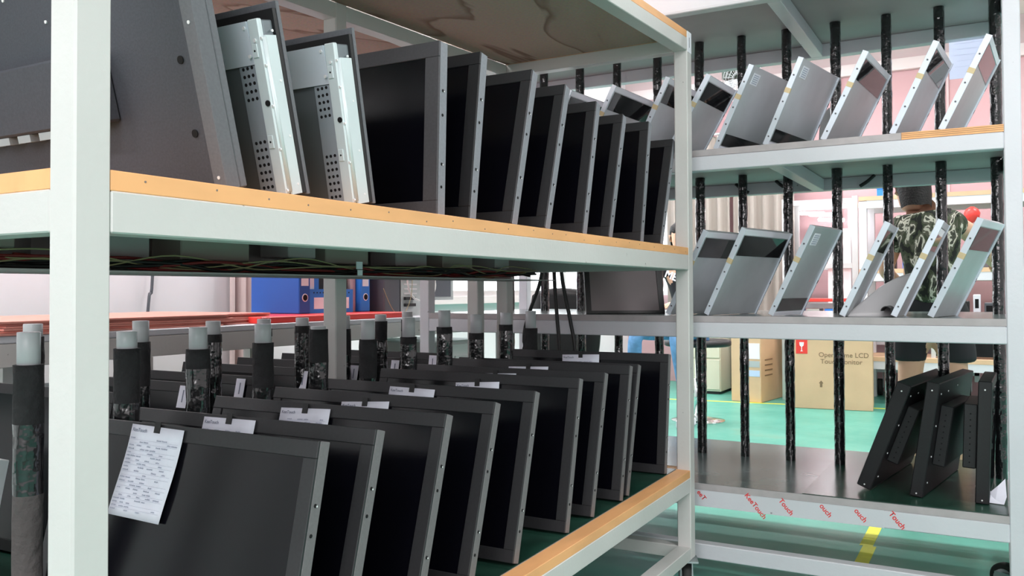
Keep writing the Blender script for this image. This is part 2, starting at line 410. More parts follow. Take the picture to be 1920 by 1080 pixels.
# bottom rails
rk.add(MB().box(XF-PW, XF, Y0+PW, Y1-PW, -0.957, -0.912), 'bottom_rail', m_steel, bevel=0.002)
rk.add(MB().box(XB, XB+PW, Y0+PW, 1.975, -0.957, -0.912), 'bottom_rail', m_steel, bevel=0.002)
rk.add(MB().box(XB, XB+PW, 2.025, Y1-PW, -0.957, -0.912), 'bottom_rail', m_steel, bevel=0.002)
for y in (Y0, Y1-PW): rk.add(MB().box(XB+PW, XF-PW, y, y+PW, -0.957, -0.912), 'bottom_rail', m_steel, bevel=0.002)
def sloped_box(x0, x1, ya, yb, zf, dz0, dz1):
    mb = MB(); mb.prism([(ya, zf(ya)+dz0), (yb, zf(yb)+dz0), (yb, zf(yb)+dz1), (ya, zf(ya)+dz1)], 0, x0, x1); return mb
def shelf(zf, beam_b, top_m, under_m, name):
    e = 0.026
    ia, ib = Y0+PW, Y1-PW
    # beams
    rk.add(sloped_box(XF-PW, XF, ia, ib, zf, beam_b, -e), 'beam', m_steel, bevel=0.002)
    for a, b in ((ia, 1.975), (2.025, ib)):
        rk.add(sloped_box(XB, XB+PW, a, b, zf, beam_b, -e), 'beam', m_steel, bevel=0.002)
    for y in (Y0, Y1-PW): rk.add(sloped_box(XB+PW, XF-PW, y, y+PW, zf, beam_b, -e), 'beam', m_steel, bevel=0.002)
    # board in the middle, orange edge strips around it
    rk.add(sloped_box(XB+PW+0.001, XF-PW-0.001, ia+0.001, ib-0.001, zf, -e+0.0005, -0.0005), 'shelf_board', [under_m])
    rk.add(sloped_box(XB+PW+0.002, XF-PW-0.002, ia+0.002, ib-0.002, zf, -0.0005, 0.0015), 'shelf_mat', [top_m])
    rk.add(sloped_box(XF-PW, XF-0.001, ia, ib, zf, -e, 0.0), 'edge_strip', m_orange, bevel=0.001, label='orange wooden board edge')
    rk.add(sloped_box(XB+PW, XF-PW, Y0+0.001, ia, zf, -e, 0.0), 'edge_strip', m_orange, bevel=0.001, label='orange wooden board edge')
    rk.add(sloped_box(XB+PW, XF-PW, ib, Y1-0.001, zf, -e, 0.0), 'edge_strip', m_orange, bevel=0.001, label='orange wooden board edge')
shelf(zl, -0.078, m_mat, m_under, 'lower')
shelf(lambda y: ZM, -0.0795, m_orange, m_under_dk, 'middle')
shelf(zu, -0.072, m_orange, m_plyfig, 'top')
# nail heads in the orange edge
nh = MB()
for i in range(22):
    y = 0.75+i*0.105+random.uniform(-.02, .02)
    nh.disc((XF-0.001, y, ZM-0.008-random.random()*0.012), (1, 0, 0), 0.0016, 0.0006, 6)
rk.add(nh, 'nail_heads', m_under_dk, kind='stuff')
# little label plate at the top of the far post
rk.add(MB().box(XF, XF+0.001, Y1-0.047, Y1-0.003, 0.86, 0.935), 'corner_sticker', m_white)
rk.add(MB().box(XF+0.001, XF+0.0016, Y1-0.028, Y1-0.0255, 0.878, 0.915), 'mark', m_black)
# caster below near posts
for (x, y) in ((XF-0.025, Y1-0.03), (XB+0.03, Y1-0.03), (XF-0.025, Y0+0.03), (XB+0.03, Y0+0.03)):
    n0 = len(near.children); caster(near, x, y, -0.958, 0.4)
for o in list(near.children):
    if o.name.startswith('caster'): o.matrix_parent_inverse = rk.inv
# divider poles
PY = [0.982, 1.197, 1.378, 1.588, 1.787, 1.998, 2.225, 2.420, 2.606, 2.795, 2.962]
PR = [.61, .742, .858, .983, 1.109, 1.24, 1.364, 1.488, 1.613, 1.743, 1.866]
CAPZ = [(-.073, .062), (-.081, .036), (-.079, .050), (-.079, .047), (-.098, .022), (-.099, .052), (-.087, .056), (-.083, .045), (-.080, .066), (-.078, .045), (-.076, .066)]
CAPZ[4] = (-.092, .008); CAPZ[5] = (-.083, .055); CAPZ[6] = (-.080, .062); CAPZ[7] = (-.062, .056)
for i, (y, r_, (zt, cp)) in enumerate(zip(PY, PR, CAPZ)):
    p = pole(near, -y/r_, y, zl(y)+0.0015, zt, 0.0265, max(cp, 0.008), i+3, mat_lo=(0.55 if i == 0 else None)); p.matrix_parent_inverse = rk.inv
# cable channel and power boxes beneath the middle shelf
rk.add(MB().box(-1.712, -1.695, Y0+PW, Y1-PW, 0.040, 0.0745).box(-1.712, -1.66, Y0+PW, Y1-PW, 0.040, 0.044), 'cable_channel', m_under)
ZB = ZM-0.0265
for i, (y, l, h, x, mm) in enumerate([(0.86, .12, .045, -1.60, m_box), (1.12, .20, .055, -1.62, m_under), (1.40, .20, .055, -1.62, m_box), (1.66, .10, .04, -1.60, m_under), (1.86, .18, .05, -1.62, m_box), (2.16, .16, .05, -1.62, m_under), (2.42, .18, .05, -1.62, m_box), (2.68, .10, .045, -1.60, m_under)]):
    rk.add(MB().box(x-0.05, x+0.05, y-l/2, y+l/2, ZB-h, ZB-0.0005), 'power_box', mm, bevel=0.003)
def wire(pts, r, m, parent=None, name='cable', n=6, sub=6):
    P = [Vector(p) for p in pts]; Q = []
    for i in range(len(P)-1):
        p0 = P[max(i-1, 0)]; p1 = P[i]; p2 = P[i+1]; p3 = P[min(i+2, len(P)-1)]
        for k in range(sub):
            t = k/sub
            Q.append(0.5*((2*p1)+(p2-p0)*t+(2*p0-5*p1+4*p2-p3)*t*t+(3*p1-p0-3*p2+p3)*t**3))
    Q.append(P[-1])
    return MB().tube(Q, r, n).build(name, m, parent)
rnd = random.Random(5)
for k, (m, r_, cnt) in enumerate([(m_wirer, .0035, 4), (m_wirek, .004, 5), (m_wirey, .0018, 3)]):
    for c in range(cnt):
        pts = []; y = 0.72+rnd.random()*0.2
        while y < 2.92:
            pts.append((-1.545+rnd.uniform(-.02, .02) if m is not m_wirey else -1.53, y, rnd.uniform(.048, .072) if m is not m_wirey else rnd.uniform(.05, .09))); y += rnd.uniform(.10, .24)
        o = wire(pts, r_, m, near); o.matrix_parent_inverse = rk.inv
rk.add(MB().box(-1.655, -1.50, Y0+PW, Y1-PW, 0.041, 0.0445), 'cable_shelf', m_under)
rk.add(MB().box(-1.50, -1.498, 1.81, 1.835, 0.062, 0.082).box(-1.50, -1.498, 1.815, 1.835, 0.045, 0.060), 'label_plate', m_white)

# ---- rear rack, back to back with the near one
rear = thing('storage_rack', 'grey steel rack directly behind the foreground rack, foam-wrapped dividers on its lower deck', 'rack', (-1.79, 0.3, -0.957))
rr = Rk(rear)
RXF, RXB, RY0, RY1 = -1.79, -2.58, 0.30, 2.95
for (x, y) in ((RXF-PW, RY0), (RXB, RY0), (RXF-PW, RY1-PW), (RXB, RY1-PW)): rr.add(MB().box(x, x+PW, y, y+PW, -0.957, 0.955), 'post', m_steel, bevel=0.003)
for zb, mt, mu in ((-0.655, m_mat, m_under), (0.955, m_orange, m_plyfig)):
    for x in (RXF-PW, RXB): rr.add(MB().box(x, x+PW, RY0+PW, RY1-PW, zb-0.085, zb-0.026), 'beam', m_steel, bevel=0.002)
    for y in (RY0, RY1-PW): rr.add(MB().box(RXB+PW, RXF-PW, y, y+PW, zb-0.085, zb-0.026), 'beam', m_steel, bevel=0.002)
    rr.add(MB().box(RXB+0.001, RXF-0.001, RY0+PW+.001, RY1-PW-.001, zb-0.0255, zb-0.001), 'shelf_board', mu)
    rr.add(MB().box(RXB+PW, RXF-PW, RY0+PW, RY1-PW, zb-0.001, zb+0.001), 'shelf_mat', mt)
for x in (RXF-PW, RXB): rr.add(MB().box(x, x+PW, RY0+PW, RY1-PW, -0.957, -0.912), 'bottom_rail', m_steel)
for (x, y) in ((RXF-0.03, RY0+.03), (RXB+0.03, RY0+.03), (RXF-0.03, RY1-.03), (RXB+0.03, RY1-.03)): caster(rear, x, y, -0.958, 0.4)
for o in list(rear.children):
    if o.name.startswith('caster'): o.matrix_parent_inverse = rr.inv
for i, (rt, zt, cp) in enumerate([(.615, -.070, .03), (.763, -.072, .055), (.885, -.080, .038), (.985, -.08, .03), (1.07, -.081, .026), (1.174, -.080, .045), (1.277, -.081, .024), (1.36, -.074, .03)]):
    y = 1.95*rt; p = pole(rear, -1.95, y, -0.654, zt, 0.024, cp, i+31); p.matrix_parent_inverse = rr.inv

# ---- the far rack on the right
QX0, QX1, QY0, QY1 = -2.23, 0.0690, 3.18, 4.15
qr = thing('storage_rack', 'wide pale steel rack at right with silver panels standing between black poles', 'rack', (QX1, QY0, -1.003))
rq = Rk(qr); w = 0.05
posts = [(QX0-w+0.01, QY0), (QX1-w, QY0), (QX0-w+0.01, QY1-w), (QX1-w, QY1-w)]
for x, y in posts: rq.add(MB().box(x, x+w, y, y+w, -1.003, 1.16), 'post', m_steel_b, bevel=0.003)
xa, xb = QX0+0.01, QX1-w
def qshelf(zt, beam_b, top, under, ydepth=QY1, edge=None):
    tb = 0.024
    rq.add(MB().box(xa, xb, QY0, QY0+w, beam_b, zt-tb), 'beam', m_steel_b, bevel=0.003)
    rq.add(MB().box(xa, xb, QY1-w, QY1, beam_b, zt-tb), 'beam', m_steel_b, bevel=0.003)
    for x in (xa-w, xb): rq.add(MB().box(x, x+w, QY0+w, QY1-w, beam_b, zt-tb), 'beam', m_steel_b, bevel=0.003)
    rq.add(MB().box(xa, xb, QY0+0.004, QY1-0.002, zt-tb+.0003, zt-0.001), 'shelf_board', under)
    rq.add(MB().box(xa+.001, xb-.001, QY0+0.006, QY1-0.006, zt-0.001, zt), 'shelf_mat', top)
    if edge:
        for a, b, m in edge: rq.add(MB().box(a, b, QY0, QY0+0.0038, zt-tb+.0003, zt-0.0002), 'edge_strip', m)
g = m_greyedge
qshelf(1.145, 1.062, m_mat2, m_under, edge=[(xa, xb, g)])
rq.add(MB().box(xa, xb, QY0-0.001, QY0, 1.07, 1.145), 'front_panel', m_steel_b)
qshelf(0.531, 0.452, m_mat2, m_under, edge=[(xa, -0.282, g), (-0.281, xb, m_orange)])
for z in (0.5135, 0.5195, 0.5255): rq.add(MB().box(-0.281, xb, QY0-0.0004, QY0, z, z+0.0012), 'ply_line', m_brownink)
qshelf(-0.094, -0.1755, m_mat2, m_under, edge=[(xa, xb, g)])
qshelf(-0.722, -0.8070, m_mat2, m_under, edge=[(xa, xb, g)])
# dark green mat on the right half of the lower shelf
rq.add(MB().box(-0.62, xb-.004, QY0+0.012, QY1-0.02, -0.722, -0.7205), 'rubber_mat', m_mat)
rq.add(MB().box(xa, xb, QY0, QY0+w, -1.003, -0.947), 'bottom_rail', m_steel_b, bevel=0.003)
rq.add(MB().box(xa, xb, QY1-w, QY1, -1.003, -0.947), 'bottom_rail', m_steel_b, bevel=0.003)
for x in (xa-w, xb): rq.add(MB().box(x, x+w, QY0+w, QY1-w, -1.003, -0.947), 'bottom_rail', m_steel_b, bevel=0.003)
for z, zb in ((1.12, 1.062), (0.506, 0.452), (-0.119, -.1755)): rq.add(MB().box(-0.735, -0.685, QY0+w, QY1-w, zb, z-0.001), 'cross_beam', m_steel_b, bevel=0.002)
for (x, y) in ((0.045, 3.56), (QX0, QY0+.03), (QX0, QY1-.03)):
    caster(qr, x-0.02, y, -1.003, 1.1, r=0.052)
for o in list(qr.children):
    if o.name.startswith('caster'): o.matrix_parent_inverse = rq.inv
QPX = [-2.150, -1.956, -1.7592, -1.5657, -1.3654, -1.1672, -0.9761, -0.7829, -0.5844, -0.3882, -0.1947, 0.0011]
for i, x in enumerate(QPX):
    for j, (za, zb) in enumerate(((-0.722, -0.12), (-0.094, 0.506), (0.531, 1.12))):
        p = pole(qr, x if i < 11 else x-0.003, 3.80, za, zb, 0.0195+0.002*((i*7+j*3) % 3)/2, 0.0, i*3+j+60); p.matrix_parent_inverse = rq.inv
# black ties under the upper shelf
for (x, y, s_) in ((-1.05, 4.08, 1), (-0.50, 4.08, -1), (-0.86, 4.06, 1)):
    o = wire([(x-0.03*s_, y, 0.505), (x+0.0, y-0.005, 0.478), (x+0.03*s_, y, 0.46)], 0.008, m_black, qr, 'tie'); o.matrix_parent_inverse = rq.inv
# red lettering on the film round the lower beam
fl = rq.add(MB().box(xa+.002, -0.35, QY0-0.0006, QY0-0.0001, -0.8065, -0.7462), 'film_wrap', m_steel_b)
for s_, x, z in (('eeT', -1.000, -0.7560), ('KeeTouch', -0.8215, -0.7480), ('Touch', -0.700, -0.7535), ('ouch', -0.560, -0.7560), ('ouch', -0.446, -0.7590), ('Touch', -0.336-.0, -0.7560)):
    o = text(s_, 0.0250, m_redink, fl, FRONT(x, QY0-0.0010, z, R(-49)), bold=0.0005); o.matrix_parent_inverse = Matrix.Identity(4)

# ---- bench along the left
bench = thing('workbench', 'long grey workbench running along the left wall behind the racks', 'workbench', (-2.62, 0.6, FLOOR))
rb = Rk(bench)
rb.add(MB().box(-3.5, -2.62, 0.6, 4.6, -0.152, -0.128), 'bench_top', m_steel_b, bevel=0.003)
rb.add(MB().box(-2.67, -2.62, 0.6, 4.6, -0.225, -0.153), 'apron', m_steel, bevel=0.002)
rb.add(MB().box(-3.5, -3.45, 0.6, 4.6, -0.225, -0.153), 'apron', m_steel, bevel=0.002)
for y in (0.62, 2.0, 3.3, 4.53):
    for x in (-2.67, -3.5): rb.add(MB().box(x, x+.05, y, y+.05, FLOOR, -0.226), 'leg', m_steel)
# ------------------------------------------------------------------ monitors
def side_holes(parent, H, xs, T, spots):
    mb = MB()
    for t in spots: mb.disc((xs, T*0.5, H*t), (1, 0, 0), 0.0035, 0.0008, 8)
    mb.build('screw_holes', m_hole, parent, kind='stuff')
    mb = MB()
    for t in spots[::2]: mb.disc((xs, T*0.62, H*t-0.001), (1, 0, 0), 0.0018, 0.0016, 8)
    mb.build('screws', m_screw, parent, kind='stuff')
def monitor_parts(t, W, H, T, bz, m_front, m_side, spots, lip=0.003):
    """local: x from -W to 0, front at y=0 facing -y, back at y=T"""
    f = MB()
    def ring(y0, y1, a):
        f.box(-W, 0, y0, y1, 0, a); f.box(-W, 0, y0, y1, H-a, H); f.box(-W, -W+a, y0, y1, a, H-a); f.box(-a, 0, y0, y1, a, H-a)
    ring(0, lip*2, bz)
    f.build('bezel', m_front, t, bevel=0.0012)
    MB().box(-W+bz-.001, -bz+.001, lip, lip*2-.0005, bz-.001, H-bz+.001).build('screen', m_screen, t)
    c = MB().box(-W, 0, lip*2, T, 0, H); c.mi = [0, 1, 0, 1, 0, 1] if False else [1, 1, 0, 1, 0, 1]
    c.build('chassis', [m_bezel_dk, m_side], t, bevel=0.001)
    side_holes(t, H, 0, T, spots)
    hs = MB()
    for k in range(10): hs.box(-W*0.25-k*0.02, -W*0.25-k*0.02-0.008, T, T+0.0006, H*0.3, H*0.6)
    hs.build('vent_slots', m_hole, t, kind='stuff')

SL = [.225, .274, .309, .32, .294, .24, .276, .226, .282, .13]
YT = [1.1434, 1.304, 1.5397, 1.7456, 1.9401, 2.2048, 2.3929, 2.5811, 2.67, 2.9606]
ordn = ['first', 'second', 'third', 'fourth', 'fifth', 'sixth', 'seventh', 'eighth', 'ninth', 'tenth', 'eleventh']
proto = None; LM = []
for i, (s_, yt) in enumerate(zip(SL, YT)):
    al = math.atan(s_); H = 0.416; T = 0.027 if i else 0.030
    yb = yt*0.99-s_*0.405
    z0 = zl(yb)+0.0015+T*math.sin(al)+0.0008
    lab = ['dark grey monitor nearest the camera, with a large paper form taped to it',
           'dark grey monitor directly behind the frontmost one on the lower shelf'][i] if i < 2 else \
          '%s dark grey monitor from the near post on the lower shelf' % ordn[i] if i < 9 else 'dark grey monitor farthest back on the lower shelf, its whole right half showing'
    if proto is None:
        t = thing('monitor', lab, 'monitor', group='dark monitors on the lower shelf'); monitor_parts(t, 0.69, H, T, 0.030, m_bezel, m_bezel_side_lit, [.74, .62, .30, .18]); proto = t
        t.location = (-1.02, yb, z0); t.rotation_euler = (-al, 0, 0)
    else:
        t = dup(proto, (-1.02+random.uniform(-.003, .003), yb, z0), (-al, 0, 0), lab)
    LM.append((t, al, H))

# ---- slips of paper taped to the monitors
def slip(t_loc, al, H, x, dz, wd, hg, tilt, lab, full, i):
    M = Matrix.Rotation(-al, 4, 'X')
    p = Vector(t_loc)+M @ Vector((x, -0.0022, H-dz))
    s = thing('paper_slip', lab, 'paper', p, (-al, 0, 0), 'paper slips taped to the lower-shelf monitors')
    s.rotation_euler = (Matrix.Rotation(-al, 4, 'X') @ Matrix.Rotation(tilt, 4, 'Y')).to_euler()
    g = MB(); n = 8
    for k in range(n+1):
        a = k/n; cx = -0.020*a*a*(1 if full else .2); yy = -0.0015-0.006*a*a*math.sin(a*3)
        for q in range(5):
            b = q/4-0.5; g.v.append((cx+b*wd, yy-0.0012*abs(b), -a*hg))
    for k in range(n):
        for q in range(4):
            a = k*5+q; g.f.append([a, a+1, a+6, a+5]); g.mi.append(0); g.sm.append(True)
    sh = g.build('sheet', m_paper, s); so = sh.modifiers.new('s', 'SOLIDIFY'); so.thickness = 0.0004
    MB().box(-0.008, 0.008, -0.0035, -0.0016, -0.012, 0.0 if False else 0.010).build('tape', m_black, s)
    yt = -0.0040
    text('KeeTouch', 0.0100, m_ink, s, FRONT(-wd/2+0.006, yt, -0.0135), name='printed_name', bold=0.0001)
    pr = MB(); rn = random.Random(i+9)
    rows = 21 if full else 4
    for r_ in range(rows):
        z = -0.024-r_*(hg-0.032)/21; a = -z/hg; cx = -0.020*a*a*(1 if full else .2); yy = yt-0.006*a*a*math.sin(a*3)
        xx = -wd/2+0.006
        pr.box(cx+xx, cx+wd/2-0.008, yy, yy+0.0003, z-0.0052, z-0.0049, 1) if r_ % 3 != 2 else None
        while xx < wd/2-0.022:
            wl = rn.choice([0.008, 0.012, 0.016])
            if rn.random() < 0.62:
                c = xx
                while c < xx+wl:
                    pr.box(cx+c, cx+c+0.0016, yy, yy+0.0003, z-0.0034, z-0.0004-rn.random()*0.001, 1 if rn.random() < .6 else 0)
                    pr.box(cx+c, cx+c+0.0024, yy, yy+0.0003, z-0.0022, z-0.0017, 1); c += 0.0034
            xx += wl+rn.choice([0.004, 0.010, 0.018])
    pr.build('print', [m_inklt, m_inklt], s, kind='stuff')
    return s
SX = [(-1.425, 0), (-1.40, 1), (-1.405, 0), (-1.392, -1), (-1.392, 2), (-1.345, -1), (-1.39, 0), (-1.378, 0), (-1.345, -2), (-1.358, 0)]
for i, ((t, al, H), (sx, tl)) in enumerate(zip(LM, SX)):
    full = (i == 0)
    slip(t.location, al, H, sx+1.02, [.006, .0065, .014, .023, .013, .028, .020, .019, .017, .013][i], 0.150, 0.176, R(-2 + tl*1.4 if i else 1.0),
         'printed form with handwritten entries hanging on the frontmost monitor' if full else 'white paper slip with black tape on the %s monitor of the lower shelf' % ordn[i], full, i)

# ---- upper shelf monitors with screens
UT = [(1.4729, .036, .0), (1.6352, .14, 0), (1.8803, .285, 0), (2.0675, .323, 0), (2.2703, .265, 0), (2.4720, .315, 0), (2.6948, .213, 0), (2.9404, .385, 0)]
UZ = [.52, .5359, .5513, .5532, .5463, .5453, .5603, .5395]
uproto = None
for i, ((yt, s_, _), zt) in enumerate(zip(UT, UZ)):
    al = math.atan(s_); T = 0.032; zt *= 1.02; z0 = ZM+0.0015+T*math.sin(al)+0.0008
    H = (zt-z0)/math.cos(al)
    if i in (0, 1, 2):
        t = thing('monitor', '', 'monitor', group='dark monitors with screens on the middle shelf')
        monitor_parts(t, 0.62, 0.40, T, 0.030 if i else 0.036, m_bezel_up_lit if i == 0 else (m_bezel_dk if i == 1 else m_bezel), m_bezel_side_up_lit, [.72, .58, .30, .17]); 
        uproto = t
    else: t = dup(uproto, (0, 0, 0), (0, 0, 0), '')
    t.scale = (1, 1, H/0.40)
    t.location = (-1.02, yt*1.02-s_*(zt-z0), z0); t.rotation_euler = (-al, 0, 0)
    t['label'] = ['upright grey-framed monitor, first one after the silver-backed pair',
                  'grey-edged monitor right behind the upright hazy-screened one on the middle shelf',
                  'leaning monitor with broad grey frame, third screen on the middle shelf', 'fourth screen-side monitor on the middle shelf, leaning back',
                  'fifth screen-side monitor on the middle shelf', 'sixth screen-side monitor on the middle shelf',
                  'seventh screen-side monitor on the middle shelf, next to last', 'last monitor on the middle shelf, beside the far corner post'][i]

# ---- charcoal monitor seen from the back (left end of the middle shelf)
t = thing('monitor', 'big charcoal monitor seen from behind at the left end of the middle shelf', 'monitor')
al = math.atan(.257); T = 0.042; H = 0.46
t.location = (-1.02, 0.930, ZM+0.0015); t.rotation_euler = (al, 0, 0)
MB().box(-0.66, -0.0, 0, T*0.62, 0, H).build('back_cover', [m_back], t, bevel=0.0015)
MB().box(-0.66, 0.0, T*0.66, T, 0, H).build('bezel', m_backside, t, bevel=0.002)
MB().box(-0.64, -0.02, T, T+0.001, 0.02, H-0.02).build('screen', m_screen, t)
MB().box(-0.026, 0.0005, -0.0005, T*0.63, 0.001, H-0.001).build('side_flange', m_backside, t, bevel=0.001)
h = MB()
for z in (0.09, 0.20, 0.315, 0.43): h.disc((-0.045, -0.0006, z), (0, -1, 0), 0.0062, 0.0012, 16)
h.build('mounting_holes', m_hole, t, kind='stuff')
h = MB()
for z in (0.02, 0.25, 0.42): h.disc((-0.0128, -0.0008, z), (0, -1, 0), 0.0028, 0.0008, 10)
for (x, z) in ((-.50, .33), (-.47, .36), (-.44, .35), (-.52, .27), (-.34, .30), (-.085, .018)): h.disc((x, -0.0002, z), (0, -1, 0), 0.0028, 0.0016, 10)
h.build('screws', m_screw, t, kind='stuff')
cv = MB().box(-0.60, -0.205, -0.035, 0.0, 0.125, 0.235).build('electronics_cover', m_back, t, bevel=0.004)
for k in range(5): MB().box(-0.56+k*0.06, -0.525+k*0.06, -0.032, -0.004, 0.112, 0.1245).build('connector', m_galv, t)

# ---- open-frame monitors with silver perforated backs
def open_frame(name_label, yb, yT, slope, W, H):
    t = thing('open_frame_monitor', name_label, 'monitor', (-1.02, yb, ZM+0.0015), (math.atan(slope), 0, 0), 'silver-backed monitors on the middle shelf')
    T = yT
    MB().box(-W, 0.0, T-0.007, T, 0, H).build('bezel', m_backside, t, bevel=0.001)
    MB().box(-W+0.02, -0.02, T, T+0.001, 0.02, H-0.02).build('screen', m_screen, t)
    MB().box(-W+0.004, -0.002, T-0.016, T-0.0075, 0.004, H-0.012).build('inner_frame', m_black, t)
    # main zinc pan
    MB().box(-W+0.012, -0.006, 0.014, T-0.0165, 0.006, H-0.030).build('rear_pan', m_zinc, t, bevel=0.002)
    tp = MB(); tp.prism([(0.002, H-0.030), (0.0118, H-0.030), (0.0118, H-0.098), (0.0085, H-0.098)], 0, -W+0.012, -0.0305); tp.build('top_plate', m_rim, t)
    # side bracket
    b = MB(); b.box(-0.030, -0.006, 0.0035, 0.0138, 0.006, H-0.028); b.build('side_bracket', m_zinc_lt, t, bevel=0.002)
    b = MB(); b.box(-0.0058, -0.002, 0.012, T-0.017, 0.004, H-0.055); b.tube([(-0.006, 0.011, 0.01), (-0.006, 0.011, H-0.058)], 0.0048, 10); b.build('rolled_edge', m_zinc_lt, t)
    for z in (H*0.26, H*0.72): 
        q = MB().box(-0.0265, -0.0145, 0.0015, 0.0034, z, z+0.022).build('tab', m_zinc_lt, t, bevel=0.001)
        MB().disc((-0.0205, 0.0014, z+0.011), (0, -1, 0), 0.0018, 0.0004, 8).build('tab_hole', m_hole, q)
    n_ = MB(); n_.disc((-0.013, 0.0030, H*0.49), (0, -1, 0), 0.005, 0.0014, 12); n_.build('cable_hole', m_hole, t)
    # perforated strip
    MB().box(-0.070, -0.0305, 0.0105, 0.0139, 0.008, H-0.099).build('vent_strip', mat('vent_strip', (0.38, 0.43, 0.48), 0.42, metal=0.3), t)
    g = MB()
    for z0, rows in ((H*0.06, 7), (H*0.52, 7)):
        for r_ in range(rows):
            for c in range(3): g.disc((-0.0615+c*0.0098, 0.0104, z0+r_*0.0125+c*0.0006), (0, -1, 0), 0.0029, 0.0004, 10)
    g.build('vent_holes', m_hole, t, kind='stuff')
    s_ = MB()
    for z in (0.012, 0.08, 0.15, 0.215, H-0.06): s_.disc((-0.006, 0.0062, z), (0, -1, 0), 0.0026, 0.0022, 10)
    for (x, z) in ((-0.037, H-0.040), (-0.034, H-0.085), (-0.018, H-0.062)): s_.disc((x, 0.0035, z), (0, -1, 0), 0.003, 0.0022, 10)
    for z in (0.02, 0.10, 0.19, 0.27): s_.disc((-0.003, T*0.55, z), (1, 0, 0), 0.0022, 0.0018, 8)
    s_.build('screws', m_screw, t, kind='stuff')
    return t
open_frame('silver-backed monitor with perforated vent strip, the nearer of the two, beside the charcoal back', 1.060, 0.053, -(-.245), 0.60, 0.318)
open_frame('silver-backed monitor with perforated vent strip, the farther of the two, beside the upright screen', 1.230, 0.060, .197, 0.60, 0.322)

# ---- rear rack monitors
rp = None
for i, (yt, s_) in enumerate([(1.36, .2), (1.62, .24), (1.82, .22), (2.08, .2), (2.33, .22), (2.56, .2), (2.80, .15)]):
    al = math.atan(s_); z0 = -0.654+0.027*math.sin(al)+.001; yb = yt-s_*0.41
    lab = '%s black-framed monitor on the lower deck of the rack behind the foreground rack' % ordn[i]
    if rp is None:
        rp = thing('monitor', lab, 'monitor', (-1.88, yb, z0), (-al, 0, 0), 'black-framed monitors on the rear rack')
        monitor_parts(rp, 0.62, 0.415, 0.027, 0.028, m_bezel_dk, m_bezel_dk, [.74, .3]); t = rp
    else: t = dup(rp, (-1.88, yb, z0), (-al, 0, 0), lab)
    if i:
        M = Matrix.Rotation(-al, 4, 'X'); p = Vector((-1.88, yb, z0))+M @ Vector((-0.052, -0.002, 0.405))
        s = thing('paper_slip', 'narrow white slip hanging at the right edge of the %s rear-rack monitor' % ordn[i], 'paper', p, (-al, 0, 0), 'paper slips on the rear-rack monitors')
        MB().box(-0.018, 0.018, -0.0012, -0.0006, -0.06, 0.0).build('sheet', m_paper, s)
        MB().box(-0.002, 0.002, -0.0016, -0.0012, -0.045, -0.012).build('print', m_ink, s)
# silver monitor at the very left, glimpsed past the front post
t = thing('open_frame_monitor', 'pale silver monitor chassis glimpsed left of the near post on the rear rack', 'monitor', (-1.90, 1.02, -0.652), (-0.2, 0, 0))
MB().box(-0.6, 0, 0.004, 0.04, 0, 0.30).build('chassis', m_zinc_lt, t, bevel=0.002)
g = MB()
for r_ in range(12):
    for c in range(20): g.disc((-0.02-c*0.012, 0.0036, 0.03+r_*0.018), (0, -1, 0), 0.0032, 0.0004, 8)
g.build('vent_holes', m_hole, t, kind='stuff')

# ------------------------------------------------------------------ silver touch panels on the far rack
def panel(kind, h, L, parts=True):
    """local: x thickness (0..T), y length back, z up; visible face at x=0"""
    T = 0.020
    t = thing('touch_panel', '', 'panel')
    MB().box(0, T-0.0015, 0.002, L-0.002, 0, h).build('pan', m_brushed, t, bevel=0.0015)
    X = lambda a, b: (T-b, T-a)          # the seen face is the far side x = T
    MB().box(-0.0005, T+0.0005, -0.002, 0.0018, 0, h).build('front_flange', m_rim, t, bevel=0.0008)
    MB().box(*X(-0.004, 0.003), L-0.008, L-0.0005, 0, h).build('rear_rim', m_rim, t)
    top = (kind == 'top')
    za, zb = (h*0.70, h*0.925) if top else (0.02, h*0.20)
    MB().box(*X(0.0004, 0.002), 0.012, L-0.012, za, zb).build('mirror_strip', m_mirror, t)
    if top: MB().box(*X(-0.0003, 0.002), 0.004, L-0.006, h*0.935, h-0.002).build('edge_label', m_white, t)
    else:
        MB().box(*X(-0.0003, 0.002), 0.004, L-0.006, 0.001, 0.016).build('edge_label', m_white, t)
        st = MB().box(*X(0.0006, 0.0018), 0.030, 0.085, h*0.80, h*0.93).build('barcode_sticker', m_white, t)
        q = MB()
        for k in range(5): q.box(*X(0.0002, 0.0008), 0.036, 0.078, h*0.815+k*h*0.022, h*0.815+k*h*0.022+0.003)
        q.build('print', m_inklt, st)
    MB().box(-0.0009, T+0.0009, -0.0026, 0.004, h*0.60, h*0.655).build('tape', m_tapeyel, t)
    s_ = MB()
    for z in (0.10, 0.30, 0.50, 0.80): s_.disc((T*0.5, -0.0019, h*z), (0, -1, 0), 0.0032, 0.0018, 8)
    s_.build('screws', m_dkgrey, t, kind='stuff')
    s_ = MB()
    for z in (0.38, 0.64): s_.box(*X(-0.0046, -0.003), L-0.0075, L-0.003, h*z, h*z+0.014)
    s_.build('slots', m_hole, t, kind='stuff')
    return t
protos = {}
def place_panel(kind, P0, shelfz, yaw, lean, h, L, label, group):
    key = (kind, L)
    if key not in protos: t = panel(kind, h, L); protos[key] = t
    else: t = dup(protos[key], (0, 0, 0), (0, 0, 0), '')
    t.location = (P0[0], P0[1], shelfz+0.021*math.sin(R(lean))); t.rotation_euler = (0, R(lean), R(-yaw)); t['label'] = label; t['group'] = group; t['category'] = 'panel'
    return t
GU = 'silver panels on the upper level of the far rack'; GM = 'silver panels on the middle level of the far rack'
